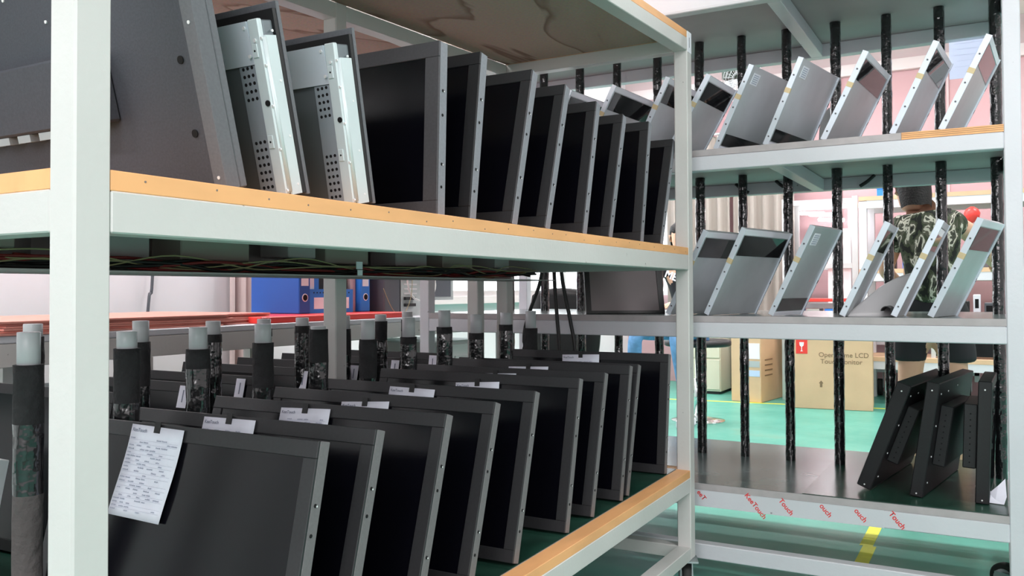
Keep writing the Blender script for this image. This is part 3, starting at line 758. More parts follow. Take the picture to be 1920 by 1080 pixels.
UP = [('top', -1.686, 5, 27, .36, 'silver panel farthest left on the upper level of the far rack, above the dark screens'),
      ('top', -1.500, 4.5, 29, .38, 'silver panel with mirror strip, second from left on the upper level of the far rack'),
      ('top', -1.268, 4, 27.2, .36, 'silver panel seen partly behind the near rack corner post on the upper level'),
      ('top', -1.126, 3.5, 31, .30, 'silver panel with mirror strip just right of the near corner post, upper level'),
      ('bottom', -0.936, 10.2, 26.5, .36, 'silver panel with faint barcode sticker, upper level, left of the other stickered one'),
      ('bottom', -0.751, 9.5, 24.6, .38, 'silver panel with bright white barcode sticker on the upper level'),
      ('top', -0.548, 4.2, 26.6, .40, 'silver panel with wide mirror strip reflecting dark shapes, third from right on the upper level'),
      ('top', -0.322, 4.0, 25.5, .34, 'silver panel second from right on the upper level of the far rack'),
      ('top', -0.170, 3.2, 26.1, .36, 'rightmost silver panel on the upper level of the far rack')]
for k, x, yaw, lean, L, lab in UP: place_panel(k, (x-0.001, 3.22), 0.531, yaw, lean, 0.331, L, lab, GU)
MP = [('top', -1.129, 12.8, 28.0, .30, 'leftmost silver panel with dark mirror strip on the middle level of the far rack'),
      ('top', -0.978, 13.5, 26.7, .377, 'broad silver panel with dark mirror strip across its top on the middle level'),
      ('bottom', -0.738, 11.0, 26.6, .26, 'silver panel with small sticker on top and dark foot strip, middle level'),
      ('top', -0.492, 0.0, 25.2, .25, 'edge-on silver panel left of the curled sheet on the middle level'),
      ('top', -0.325, 1.0, 25.0, .248, 'edge-on silver panel in front of the camouflage shirt on the middle level'),
      ('top', -0.211, 12.0, 26.0, .282, 'rightmost silver panel on the middle level, standing right of the camouflage shirt')]
for k, x, yaw, lean, L, lab in MP: place_panel(k, (x, 3.22), -0.094, yaw, lean, 0.357, L+0.001, lab, GM)

# thin curled grey sheet lying between two panels
A_, B_, C_, D_ = Vector((-0.487, 3.30, -0.0935)), Vector((-0.318, 3.36, -0.0935)), Vector((-0.262, 3.52, 0.068)), Vector((-0.385, 3.46, 0.012))
g = MB(); n = 10
for i in range(n+1):
    for j in range(n+1):
        u, v = i/n, j/n; p = A_*(1-u)*(1-v)+B_*u*(1-v)+C_*u*v+D_*(1-u)*v
        p = p+Vector((0, 0.03, 0.016))*math.sin(u*PI)*math.sin(v*PI*0.8); g.v.append(tuple(p))
for i in range(n):
    for j in range(n):
        a = i*(n+1)+j; g.f.append([a, a+1, a+n+2, a+n+1]); g.mi.append(0); g.sm.append(True)
sh = g.build('plastic_sheet', mat('grey_sheet', (0.50, 0.49, 0.50), 0.35)); so = sh.modifiers.new('s', 'SOLIDIFY'); so.thickness = 0.0012; so.offset = 1
tag(sh, 'bent grey plastic sheet lying slanted between the edge-on panels on the middle level', 'sheet')
g = MB(); pts = [(0.018*math.cos(a)+(-0.345), 3.34, -0.074+0.018*math.sin(a)) for a in [R(-40+ k*20) for k in range(12)]]
g.prism([(p[0]+0.0, p[2]) for p in pts]+[(p[0]*1.0+(-0.345-p[0])*0.15, p[2]+(-0.074-p[2])*0.15) for p in reversed(pts)], 1, 3.27, 3.40)
tag(g.build('foam_offcut', m_black), 'small curled black foam piece lying at the foot of the slanted sheet', 'foam')

# round grey plates behind the upper panels
for (x, y, r_, lab) in ((-0.43, 3.96, 0.095, 'rounded grey plate behind the panels near the right on the upper level'), (-0.62, 3.95, 0.06, 'tall thin grey plate behind the panels on the upper level'), (-1.02, 3.95, 0.07, 'small rounded grey plate beside the stickered panels on the upper level')):
    hh = {0.095: 0.12, 0.06: 0.27, 0.07: 0.14}[r_]
    poly = [(x-r_, 0.532), (x+r_, 0.532), (x+r_, 0.531+hh*0.5)]+[(x+r_*math.cos(a), 0.531+hh*0.5+hh*0.5*math.sin(a)) for a in [PI*k/10 for k in range(1, 10)]]+[(x-r_, 0.531+hh*0.5)]
    tag(MB().prism(poly, 1, y, y+0.004).build('metal_plate', m_greycab), lab, 'plate', 'grey plates at the back of the upper level')

# ---- three black monitors on the lower level
def side_monitor(P0, yaw, lean, h, L, T, lab, box_side=1):
    t = thing('monitor', lab, 'monitor', (P0[0], P0[1], P0[2]+(T*math.sin(R(lean)))), (0, R(lean), R(-yaw)), 'black monitors on the lower level of the far rack')
    MB().box(0, T, 0, L, 0, h).build('chassis', m_bezel_dk, t, bevel=0.003)
    xs = 0 if box_side > 0 else T
    MB().box(xs-0.001 if box_side > 0 else xs, xs if box_side > 0 else xs+0.001, 0.03, L-0.03, 0.03, h-0.03).build('screen', m_screen if box_side > 0 else m_mirror, t)
    xa = T if box_side > 0 else -0.042
    c = MB().box(xa, xa+0.042, 0.07 if box_side > 0 else 0.02, L*0.72, h*0.27, h*0.80).build('electronics_cover', m_bezel_dk, t, bevel=0.003)
    q = MB()
    for k in range(9): q.disc((xa+0.021, 0.069 if box_side > 0 else 0.019, h*0.32+k*h*0.05), (0, -1, 0), 0.0025, 0.0008, 8)
    q.build('vent_holes', m_hole, c, kind='stuff')
    q = MB()
    for (a, b) in ((0.03, .03), (0.03, .93), ): q.disc((T*0.5, 0, h*b), (0, -1, 0), 0.0028, 0.0012, 8)
    xx = T if box_side > 0 else 0; dr = 1 if box_side > 0 else -1
    for (a, b) in ((.03, .35), (.03, .62), (.035, .90), (.15, .90), (.30, .92), (.03, .12)): q.disc((xx, a+.01, h*b), (dr, 0, 0), 0.0032, 0.002, 8)
    q.build('screws', m_screw, t, kind='stuff')
    return t
side_monitor((-0.4604, 3.355, -0.7205), 8.0, 20.7, .408, .62, .050, 'black monitor leaning farthest left of three on the lower level of the far rack')
side_monitor((-0.2822, 3.313, -0.7205), 8.5, 8.7, .404, .60, .042, 'middle one of three black monitors, boxy rear cover showing, lower level of far rack')
side_monitor((-0.0807, 3.31, -0.7205), 1.8, 2.1, .412, .40, .042, 'upright black monitor at the right of three beside the far rack post', -1)
# crumpled paper by the post
g = MB(); g._add([(-0.045, 3.34, -0.719), (0.005, 3.33, -0.719), (0.013, 3.37, -0.70), (0.010, 3.45, -0.655), (-0.012, 3.42, -0.675), (-0.040, 3.40, -0.70), (-0.02, 3.36, -0.712)],
       [(0, 1, 6), (1, 2, 6), (2, 3, 4), (2, 4, 6), (4, 5, 6), (5, 0, 6)])
pz = g.build('paper_sheet', m_paper); so = pz.modifiers.new('s', 'SOLIDIFY'); so.thickness = 0.001
tag(pz, 'crumpled white paper sheet tucked beside the right post on the lower level', 'paper')

# ---- black-framed display leaning in the left part of the far rack
t = thing('display_frame', 'black-framed display with dull grey face tilted back on the left of the middle level', 'monitor', (-1.490, 3.27, -0.092), (-0.36, 0.0, R(33)))
f = MB(); W_, H_ = 0.33, 0.27
f.box(0, 0.022, 0, 0.02, 0, H_); f.box(W_-0.022, W_, 0, 0.02, 0, H_); f.box(0.022, W_-0.022, 0, 0.02, 0, 0.012); f.box(0.022, W_-0.022, 0, 0.02, H_-0.012, H_)
f.build('frame', m_black, t)
MB().box(0.022, W_-0.022, 0.004, 0.018, 0.012, H_-0.012).build('face', mat('dull_display', (0.22, 0.19, 0.195), 0.45, spec=0.3), t)

# cables hanging between the racks
for i, pts in enumerate((((-1.617, 3.115, 0.30), (-1.617, 3.115, 0.0746), (-1.674, 3.115, -0.0837), (-1.70, 3.115, -0.182), (-1.697, 3.115, -0.36), (-1.70, 3.115, -0.6)),
                         ((-1.561, 3.115, 0.30), (-1.561, 3.115, 0.074), (-1.550, 3.115, -0.0934), (-1.539, 3.115, -0.253), (-1.54, 3.115, -0.6)),
                         ((-1.53, 3.115, 0.30), (-1.528, 3.115, 0.073), (-1.491, 3.115, -0.114), (-1.4685, 3.115, -0.251), (-1.45, 3.115, -0.6)))):
    o = wire(pts, 0.0075, m_black); o.name = 'power_cable'
    tag(o, ['curved black cable, leftmost of three hanging between near and far rack', 'straight black cable, middle of three hanging between near and far rack', 'slanting black cable, rightmost of three hanging between near and far rack'][i], 'cable', 'black cables hanging between the racks')
#PART2
# ------------------------------------------------------------------ things on the bench
def spine_box(x1, y0, y1, z0, z1, depth): return MB().box(x1-depth, x1, y0, y1, z0, z1)
t = thing('cardboard_stack', 'stack of flattened reddish cardboard sheets on the bench by the left wall', 'cardboard', (-3.0, 2.1, -0.128), (0, 0, R(3)))
for k in range(6):
    dx, dy = random.uniform(-.02, .03), random.uniform(-.05, .04)
    w_ = 0.72 if k < 5 else 0.72
    g = MB(); a = 0.60; z = 0.0072*k
    pts = [(-.36+dx, -.62+dy), (.34+dx, -.62+dy), (.36+dx, .30+dy), (.31+dx, .34+dy), (.30+dx, .60+dy), (-.36+dx, .60+dy)]
    g.prism(pts, 2, z+0.0004, z+0.0066); g.build('cardboard_sheet', m_cardpink, t)
g = MB(); prof = [(2.58, -.128), (3.54, -.128), (3.60, -.110), (3.56, -.100), (2.58, -.100)]
g.prism(prof, 0, -3.05, -2.635); tag(g.build('tray', m_red, bevel=0.004), 'long flat red plastic tray lying on the bench under the blue binders', 'tray')
def binder(x1, yc, wdt, h, d, m, lab, hole=True, rot=0):
    t = thing('binder', lab, 'binder', (x1, yc, -0.0995), (0, 0, rot), 'blue binders on the bench')
    MB().box(-d, 0, -wdt/2, wdt/2, 0, h).build('cover', m, t, bevel=0.004)
    if hole:
        r_ = MB(); r_.disc((0.0005, 0, 0.075), (1, 0, 0), 0.019, 0.0015, 20); q = r_.build('finger_ring', m_white, t)
        MB().disc((0.0022, 0, 0.075), (1, 0, 0), 0.0145, 0.0008, 20).build('finger_hole', m_hole, q)
    MB().box(0, 0.001, -wdt*0.32, wdt*0.32, h*0.42, h*0.80).build('spine_label', m_white, t)
    return t
binder(-2.82, 3.035, 0.075, 0.31, 0.31, m_blue, 'wide dark blue binder turned sideways on the bench')
binder(-2.84, 3.502, 0.075, 0.31, 0.26, m_blue2, 'bright blue binder with white ring hole, beside the dark grey casing')
def boxfile(y0, y1, lab):
    t = thing('magazine_file', lab, 'file box', (-2.85, y0, -0.0995), (0, 0, 0), 'blue magazine files on the bench')
    w_ = y1-y0
    g = MB(); g.box(-0.24, 0, 0, w_, 0, 0.004); g.box(-0.24, 0, 0, 0.003, 0.004, 0.115); g.box(-0.24, 0, w_-0.003, w_, 0.004, 0.115); g.box(-0.003, 0, 0.003, w_-.003, 0.004, 0.115); g.box(-0.24, -0.237, 0.003, w_-.003, 0.004, 0.115)
    g.build('case', m_blue2, t)
    MB().box(0, 0.001, w_*0.2, w_*0.8, 0.02, 0.075).build('label', m_white, t)
    q = MB()
    for k in range(5): q.disc((0.0002, w_*(0.2+0.15*k), 0.098), (1, 0, 0), 0.0035, 0.0008, 8)
    for a in range(2):
        for b in range(4): q.disc((-0.03-a*0.03, -0.0002, 0.02+b*0.025), (0, -1, 0), 0.010, 0.0008, 10)
    q.build('holes', m_hole, t, kind='stuff')
    for k in range(3): MB().box(-0.225, -0.012-0.01*k, w_*(0.08+0.3*k), w_*(0.30+0.3*k), 0.006, 0.22+0.012*k).build('folder', [m_white, m_blue2, m_black][k], t)
boxfile(3.10, 3.245, 'blue magazine file with round side holes, next to the wide dark blue binder')
boxfile(3.255, 3.415, 'blue magazine file with white front label, second from the dark blue binder')
tag(MB().box(-3.1, -2.87, 3.418, 3.46, -0.0995, 0.2).build('ring_folder', m_wallpale, bevel=0.002), 'pale pink folder standing between the magazine files and the bright blue binder', 'folder')
t = thing('computer_tower', 'computer tower with dark grey side and grey rear panel full of plugs on the bench', 'computer', (-2.80, 3.74, -0.128))
MB().box(-0.42, 0, -0.135, 0.005, 0.0, 0.40).build('side_panel', m_dkgrey, t, bevel=0.006)
MB().box(-0.0, 0.004, 0.006, 0.19, 0.0, 0.40).build('rear_panel', m_case, t)
MB().box(-0.42, -0.001, 0.006, 0.19, 0.0, 0.40).build('case', m_dkgrey, t)
q = MB()
for z in (0.05, 0.085, 0.20, 0.235): q.box(0.004, 0.020, 0.03, 0.12, z, z+0.016)
q.build('plugs', m_black, t, kind='stuff')
q = MB()
for z in (0.115, 0.14, 0.165): q.box(0.004, 0.0055, 0.03, 0.15, z, z+0.009)
q.build('slot_covers', m_alu, t, kind='stuff')
o = wire([(-2.74, 3.80, 0.20), (-2.72, 3.70, 0.10), (-2.72, 3.74, -0.02), (-2.72, 3.87, -0.05), (-2.73, 3.97, 0.02), (-2.74, 3.95, 0.14), (-2.76, 3.86, 0.2)], 0.006, m_wirew); o.name = 'white_cable'
tag(o, 'looped white cable hanging at the rear of the computer tower', 'cable')
o = wire([(-2.77, 3.56, 0.02), (-2.74, 3.60, -0.09), (-2.72, 3.66, -0.12), (-2.71, 3.72, -0.02), (-2.76, 3.80, 0.15)], 0.0018, m_wirey); o.name = 'thin_cable'
tag(o, 'thin yellowish cable drooping in front of the dark computer side', 'cable')
t = thing('small_monitor', 'small grey display standing on the bench end before the bright window', 'monitor', (-2.95, 4.20, -0.128), (0, 0, R(60)))
MB().box(-0.17, 0.17, -0.02, 0.02, 0.08, 0.34).build('housing', m_case, t, bevel=0.004)
MB().box(-0.15, 0.15, -0.023, -0.02, 0.10, 0.32).build('screen', m_dkgrey, t)
MB().box(-0.02, 0.02, -0.01, 0.01, 0.01, 0.08).box(-0.09, 0.09, -0.07, 0.07, 0, 0.01).build('stand', m_case, t)
# on the wall
wn = struct(MB().box(-4.0, -3.985, 5.55, 9.0, -0.02, 1.7).build('window_2', m_windowlit))
g = MB()
for y in (5.55, 6.4, 7.25, 8.1, 8.95): g.box(-3.985, -3.95, y, y+0.06, -0.02, 1.7)
for z in (-0.04, 0.82, 1.66): g.box(-3.985, -3.955, 5.55, 9.01, z, z+0.05)
g.build('window_frame', m_alu, wn)
struct(MB().box(-4.0, -3.90, 5.5, 9.06, -0.10, -0.04).build('trim_6', m_ledge))
# curtains / pipe column beside the white wall panel
g = MB(); pts = []
for k in range(25):
    y = 3.60+k*0.013; pts.append((y, 0.03*math.sin(k*1.3)+(0.02 if k % 6 == 0 else 0)))
poly = [(-3.93+d, y) for y, d in pts]+[(-3.95+d, y) for y, d in reversed(pts)]
g.prism(poly, 2, -1.0, 1.6)
tag(g.build('curtain', mat('pink_curtain', (0.66, 0.52, 0.51), 0.9)), 'narrow pinkish curtain hanging at the left wall beside the dark blue binder', 'curtain')
o = wire([(-3.97, 3.13, 0.9), (-3.97, 3.10, 0.08), (-3.97, 3.08, -0.02), (-3.97, 3.055, -0.3)], 0.008, m_dkgrey); o.name = 'wall_cable'
tag(o, 'dark cable running down the white left wall', 'cable')
# under the bench
for i, (x, y0, y1, h, m, lab) in enumerate([(-2.95, 1.5, 2.42, .72, m_wallwhite, 'white carton under the left end of the bench'), (-2.95, 2.62, 2.95, .62, m_card_dk, 'brown carton under the middle of the bench'),
        (-2.95, 3.52, 3.86, .68, m_card, 'tan carton under the bench below the computer tower')]):
    t = thing('carton', lab, 'box', (x, y0, FLOOR), group='cartons under the bench')
    MB().box(-0.4, 0, 0, y1-y0, 0, h).build('body', m, t, bevel=0.004)
    MB().box(-0.4, 0.0006, (y1-y0)*.46, (y1-y0)*.54, h-0.08, h+0.0006).build('packing_tape', m_tapeyel, t)
t = thing('drawer_cabinet', 'grey drawer cabinet under the far end of the bench', 'cabinet', (-2.72, 3.95, FLOOR))
MB().box(-0.5, 0, 0, 0.5, 0.02, 0.80).build('body', m_case, t, bevel=0.003)
for k in range(3):
    d = MB().box(0.0005, 0.014, 0.02, 0.48, 0.05+k*0.25, 0.28+k*0.25).build('drawer', m_case, t, bevel=0.002)
    MB().box(0.0145, 0.024, 0.18, 0.32, 0.20+k*0.25, 0.215+k*0.25).build('handle', m_alu, d)

# ------------------------------------------------------------------ things behind the far rack
def carton(x, y, w_, d, h, rot, lab, name='carton'):
    t = thing(name, lab, 'box', (x, y, FLOOR), (0, 0, rot))
    MB().box(0, w_, 0, d, 0, h).build('body', m_card, t, bevel=0.005)
    MB().box(0, w_/2-.001, 0, d, h, h+0.004).build('flap', m_card, t); MB().box(w_/2+.001, w_, 0, d, h, h+0.004).build('flap', m_card, t)
    MB().box(w_/2-0.025, w_/2+0.025, 0, d, h+0.004, h+0.0048).build('packing_tape', m_tapeyel, t)
    return t
t = carton(-1.65, 8.21, 0.665, 0.5, 0.72, R(6), 'big brown carton printed with dark lettering and a red fragile sticker, on the green floor')
text('OpenFrame LCD', 0.060, m_brownink, t, FRONT(0.21, -0.003, 0.475))
text('Touchmonitor', 0.060, m_brownink, t, FRONT(0.225, -0.003, 0.415))
st = MB().box(0.015, 0.115, -0.003, -0.001, 0.50, 0.635).build('fragile_sticker', m_red, t)
g = MB(); g.prism([(0.045, 0.605), (0.085, 0.605), (0.082, 0.575), (0.068, 0.562), (0.068, 0.530), (0.078, 0.522), (0.052, 0.522), (0.062, 0.530), (0.062, 0.562), (0.048, 0.575)], 1, -0.0045, -0.003); g.build('glass_symbol', m_white, st)
g = MB()
g.prism([(0.22, 0.20), (0.24, 0.20), (0.24, 0.235), (0.25, 0.235), (0.23, 0.26), (0.21, 0.235), (0.22, 0.235)], 1, -0.003, -0.001); g.build('arrow_mark', m_brownink, t)
g = MB(); g.prism([(0.36, 0.215), (0.42, 0.215), (0.41, 0.235), (0.39, 0.245), (0.37, 0.235)], 1, -0.003, -0.001); g.build('umbrella_mark', m_brownink, t)
t = carton(-2.30, 8.45, 0.30, 0.62, 0.74, R(-8), 'narrow brown carton with white and blue labels beside the filing cabinets')
MB().box(0.12, 0.29, -0.003, -0.001, 0.42, 0.57).build('white_label', m_white, t)
MB().box(0.12, 0.29, -0.003, -0.001, 0.34, 0.40).build('grey_label', m_greycab, t)
MB().box(0.12, 0.29, -0.003, -0.001, 0.25, 0.31).build('blue_label', mat('pale_blue_label', (0.5, 0.6, 0.8), 0.7), t)
for k in range(4): MB().box(0.3005, 0.302, 0.10, 0.30, 0.25+k*0.05, 0.262+k*0.05).build('print', m_brownink, t)
def cabinet(x, y, w_, d, h, m, lab):
    t = thing('filing_cabinet', lab, 'cabinet', (x, y, FLOOR))
    MB().box(0, w_, 0, d, 0.03, h).build('body', m, t, bevel=0.004)
    MB().box(0.02, w_-0.02, 0.02, d-.02, 0, 0.03).build('plinth', m_black, t)
    for k in range(2):
        dd = MB().box(0.01, w_-0.01, -0.012, -0.0005, 0.05+k*(h-.06)/2, 0.03+(k+1)*(h-.06)/2).build('door', m, t, bevel=0.002)
        MB().box(w_*0.4, w_*0.6, -0.02, -0.0125, 0.2+k*(h-.06)/2, 0.212+k*(h-.06)/2).build('handle', m_greycab, dd)
cabinet(-2.95, 8.9, 0.42, 0.5, 0.72, m_cream, 'cream filing cabinet behind the round stool')
cabinet(-2.50, 9.25, 0.42, 0.5, 0.74, m_greycab, 'grey filing cabinet next to the cream one')

# round swivel stool
t = thing('stool', 'swivel stool with wide black seat and chrome round base on the green floor', 'stool', (-2.20, 7.05, FLOOR))
MB().rings([(0, 0, .62, .26, .26), (0, 0, .63, .275, .275), (0, 0, .66, .275, .275), (0, 0, .675, .25, .25)], 28).build('seat', m_black, t)
MB().tube([(0, 0, 0.03), (0, 0, 0.35), (0, 0, 0.351), (0, 0, 0.62)], [0.03, 0.03, 0.02, 0.02], 14).build('column', m_chrome, t)
MB().rings([(0, 0, 0, .22, .22), (0, 0, .008, .22, .22), (0, 0, .022, .12, .12), (0, 0, .045, .035, .035)], 32).build('base', m_chrome, t)

# office chair
t = thing('office_chair', 'black office chair with broad backrest behind the left part of the far rack', 'chair', (-2.30, 4.72, FLOOR))
g = MB(); n = 10
for k in range(n+1):
    a = k/n; z = 0.62+0.48*a; wv = 0.20+0.03*math.sin(a*PI); 
    for q in range(7):
        b = q/6*2-1; g.v.append((b*wv*(1-0.12*(a > .95)), -0.04*(1-b*b)+0.02, z-(0.03*b*b if k == n else 0)))
for k in range(n):
    for q in range(6): a = k*7+q; g.f.append([a, a+1, a+8, a+7]); g.mi.append(0); g.sm.append(True)
bk = g.build('backrest', m_black, t); so = bk.modifiers.new('s', 'SOLIDIFY'); so.thickness = 0.05; so.offset = 0
MB().rings([(0, .26, .44, .22, .22), (0, .26, .46, .25, .25), (0, .26, .50, .25, .25), (0, .26, .52, .22, .22)], 20).build('seat', m_black, t)
MB().box(-0.03, 0.03, 0.04, 0.06, 0.46, 0.75).build('back_bracket', m_black, t)
MB().tube([(0, .26, .10), (0, .26, .44)], 0.028, 12).build('column', m_chrome, t)
for k in range(5):
    a = 2*PI*k/5+.3; c, s_ = math.cos(a), math.sin(a)
    l = MB().tube([(0.02*c, .26+0.02*s_, .11), (0.28*c, .26+.28*s_, .075)], 0.018, 8).build('leg', m_black, t)
    MB().tube([(0.28*c-.02, .26+.28*s_, .030), (0.28*c+.02, .26+.28*s_, .030)], 0.0295, 14).build('wheel', m_rubber, l)

# steel shelf unit behind the man
t = thing('shelf_unit', 'pale steel shelf unit with tan board edges behind the man in camouflage', 'shelf', (-1.165, 8.85, FLOOR))
def unit_post(x, y, z1=1.93): MB().box(x, x+.07, y, y+.06, 0.0, z1).build('post', m_steel_b, t, bevel=0.002)
for (x, y) in ((0, 0), (0, .60), (2.0, 0), (2.0, .60), (.505, 0), (.505, .60)): unit_post(x, y, 1.93 if x != .505 else .40)
for z in (0.405, 1.24, 1.935):
    MB().box(-0.0, 2.07, -0.002, 0.66, z, z+.04).build('shelf_board', m_card, t)
    for y in (0.001, 0.60): MB().box(0.07, 2.0, y, y+.059, z-0.075, z-.0005).build('beam', m_steel_b, t)
t = thing('flat_panel', 'dark flat-panel unit with pale side brackets on the lowest board of the far shelf unit', 'monitor', (-0.56, 8.95, FLOOR+0.4455))
MB().box(0.04, 0.52, 0, 0.03, 0.02, 0.34).build('screen', m_screen, t); MB().box(0.0, 0.04, -.01, .04, 0, .35).build('side_bracket', m_alu, t); MB().box(0.52, 0.56, -.01, .04, 0, .35).build('side_bracket', m_alu, t)
for i, (x, z, w_, h, m, lab) in enumerate([(-.98, 1.2805, .12, .22, m_black, 'black device box at the left of the middle board of the far shelf unit'), (-.80, 1.2805, .10, .16, m_blue2, 'blue box on the middle board of the far shelf unit'),
        (-.28, 1.2805, .20, .14, m_dkgrey, 'dark grey box on the middle board right of the man'), (-.02, 1.2805, .16, .22, m_wallpink, 'pink box on the middle board right of the man'),
        (-1.02, 1.9755, .08, .08, m_blue2, 'bright blue cup-sized box on top of the far shelf unit'), (-.42, 1.2805, .05, .30, m_white, 'slim white upright box behind the man')]):
    t = thing('parts_box', lab, 'box', (x, 9.0, FLOOR+z))
    MB().box(0, w_, 0, .15, 0, h).build('body', m, t, bevel=0.004); MB().box(-.002, w_+.002, -.002, .152, h+.0005, h+0.012).build('lid', m, t)
t = thing('balloon', 'small red balloon floating beside the shelf unit right of the man', 'balloon', (-0.20, 8.6, 0.66))
MB().rings([(0, 0, -.075, .005, .005), (0, 0, -.06, .028, .028), (0, 0, -.028, .058, .058), (0, 0, .012, .066, .066), (0, 0, .048, .05, .05), (0, 0, .07, .015, .015)], 16).build('body', m_red, t)
MB().tube([(0, 0, -.075), (0.005, 0.10, -.16), (0.0, .27, -.42)], 0.0015, 5).build('string', m_white, t)
# desk with small dark devices, low behind the rightmost panels
t = thing('desk', 'narrow dark-topped desk behind the rightmost panels', 'desk', (-0.27, 5.9, FLOOR))
MB().box(0, .75, 0, .45, .885, .91).build('desktop', m_black, t, bevel=0.003)
for x in (0.66, .70): pass
for x, y in ((.02, .02), (.70, .02), (.02, .40), (.70, .40)): MB().box(x, x+.03, y, y+.03, 0, .8845).build('leg', m_steel_b, t)
for k, (x, w_, h, m, lab) in enumerate(((-.25, .09, .10, m_black, 'black device, leftmost on the narrow desk'), (-.14, .04, .14, m_white, 'white upright device on the narrow desk'), (-.08, .08, .09, m_dkgrey, 'dark grey device in the middle of the narrow desk'), (.02, .05, .15, m_wallwhite, 'pale upright device on the narrow desk'), (.09, .09, .11, m_black, 'black device, rightmost on the narrow desk'))):
    t = thing('device', lab, 'device', (x, 6.0, FLOOR+.9105), group='small devices on the narrow desk')
    MB().box(0, w_, 0, .08, 0, h).build('body', m, t, bevel=0.004); MB().box(.01, w_-.01, -.001, -.0003, h*.4, h*.8).build('front_panel', m_hole, t)

# tall aluminium test frame with lit tubes
t = thing('test_frame', 'tall bright aluminium frame with lit fluorescent tubes by the pink wall', 'frame', (-1.95, 9.15, FLOOR))
for (x, y) in ((0, 0), (.68, 0), (0, .6), (.68, .6), (.60, .3)): MB().box(x, x+.055, y, y+.055, 0, 2.02).build('post', m_alu, t, bevel=0.002)
for z in (1.95, .90, 1.30):
    for y in (0, .6): MB().box(.055, .68, y, y+.04, z, z+.05).build('rail', m_alu, t)
for k, (x, z, y) in enumerate(((.16, 1.90, .40), (.28, 1.87, .25), (.40, 1.80, .10))):
    MB().tube([(x-.08, y+.2, z+.02), (x+.20, y-.12, z-.02)], 0.02, 10).build('lamp_tube', m_tube, t)
MB().box(.44, .66, .05, .07, .30, 1.70).build('white_panel', m_wallwhite, t)
t = thing('red_table', 'table with red top and blue bins between the cartons and the aluminium frame', 'table', (-1.90, 8.75, FLOOR))
MB().box(0, .62, 0, .35, .97, 1.0).build('tabletop', m_red, t, bevel=0.003)
for x in (0.02, .57):
    for y in (.02, .30): MB().box(x, x+.03, y, y+.03, 0, .9695).build('leg', m_alu, t)
for k in range(3): MB().box(.08+k*.17, .20+k*.17, .06, .28, .8255, .90).build('bin', m_blue2 if k != 1 else m_case, t)
MB().box(.05, .57, .055, .30, .80, .825).build('shelf_board', m_case, t)

# trolley behind the carton
t = thing('trolley', 'grey trolley with large black caster behind the big carton', 'trolley', (-0.98, 9.56, FLOOR))
for z in (.24, .52): MB().box(-.35, .8, 0, .36, z, z+.035).build('deck', m_steel_b, t)
for x in (-.35, .76): 
    for y in (0, .32): MB().box(x, x+.04, y, y+.04, .18, .75).build('post', m_steel_b, t)
for (x, y) in ((-.10, .06), (.70, .06), (-.30, .26), (.60, .26)):
    c = MB().box(x-.035, x-.03, y-.03, y+.03, .08, .238).box(x+.03, x+.035, y-.03, y+.03, .08, .238).build('caster', m_galv, t)
    MB().tube([(x-.025, y, .085), (x+.025, y, .085)], .085, 22).build('wheel', m_rubber, c, 0.006)

# curtains along the back wall
def curtain(x0, x1, lab):
    g = MB(); k = 0; top = []; x = x0
    while x < x1: top.append((x, 0.045*math.sin(k*1.05)+0.012*math.sin(k*2.7))); x += 0.022; k += 1
    poly = [(x, 9.62+d) for x, d in top]+[(x, 9.635+d) for x, d in reversed(top)]
    n = len(top)
    for z in (-0.35, 1.75):
        for p in poly: g.v.append((p[0], p[1], z))
    m = len(poly)
    for i in range(m): j = (i+1) % m; g.f.append([i, j, m+j, m+i]); g.mi.append(0); g.sm.append(True)
    tag(g.build('curtain', m_curtain), lab, 'curtain', 'beige curtains on the back wall')
curtain(-3.35, -2.62, 'beige curtain, left half, hanging in folds on the far wall')
curtain(-2.58, -1.92, 'beige curtain, right half, hanging in folds beside the aluminium frame')
tag(MB().tube([(-3.5, 9.62, 1.77), (-1.85, 9.62, 1.77)], 0.014, 10).build('curtain_rod', m_alu), 'metal rod carrying the beige curtains', 'rod')

# wall fan
t = thing('wall_fan', 'grey wall fan with round wire cage high on the far wall', 'fan', (-2.38, 9.2, 2.26), (0, 0, R(-25)))
g = MB()
for rr_, y in ((.24, 0), (.24, .05), (.18, -.03), (.12, -.045), (.06, -.055)):
    g.tube([(rr_*math.cos(2*PI*k/28), y, rr_*math.sin(2*PI*k/28)) for k in range(29)], 0.004, 5, cap=False)
for k in range(24):
    a = 2*PI*k/24; g.tube([(.04*math.cos(a), -.055, .04*math.sin(a)), (.16*math.cos(a), -.035, .16*math.sin(a)), (.24*math.cos(a), .0, .24*math.sin(a)), (.22*math.cos(a), .07, .22*math.sin(a))], 0.003, 4)
g.build('cage', m_greycab, t, kind='stuff')
for k in range(3):
    a = 2*PI*k/3; g = MB(); M = Matrix.Rotation(a, 4, 'Y') @ Matrix.Rotation(0.35, 4, 'X')
    g.prism([(-.03, .03), (.03, .03), (.08, .15), (.04, .20), (-.05, .19)], 1, 0.01, 0.014, M=M); g.build('blade', m_greycab, t)
g = MB(); g.tube([(0, .02, 0), (0, .20, 0)], .075, 16); g.build('motor', mat('dark_green_motor', (0.05, 0.075, 0.06), 0.5), t)
g = MB(); g.box(-.30, -.16, .06, .20, .06, .18); g.tube([(0, .2, 0), (0, .74, 0.05)], .025, 8); g.build('wall_bracket', MATS['dark_green_motor'], t)

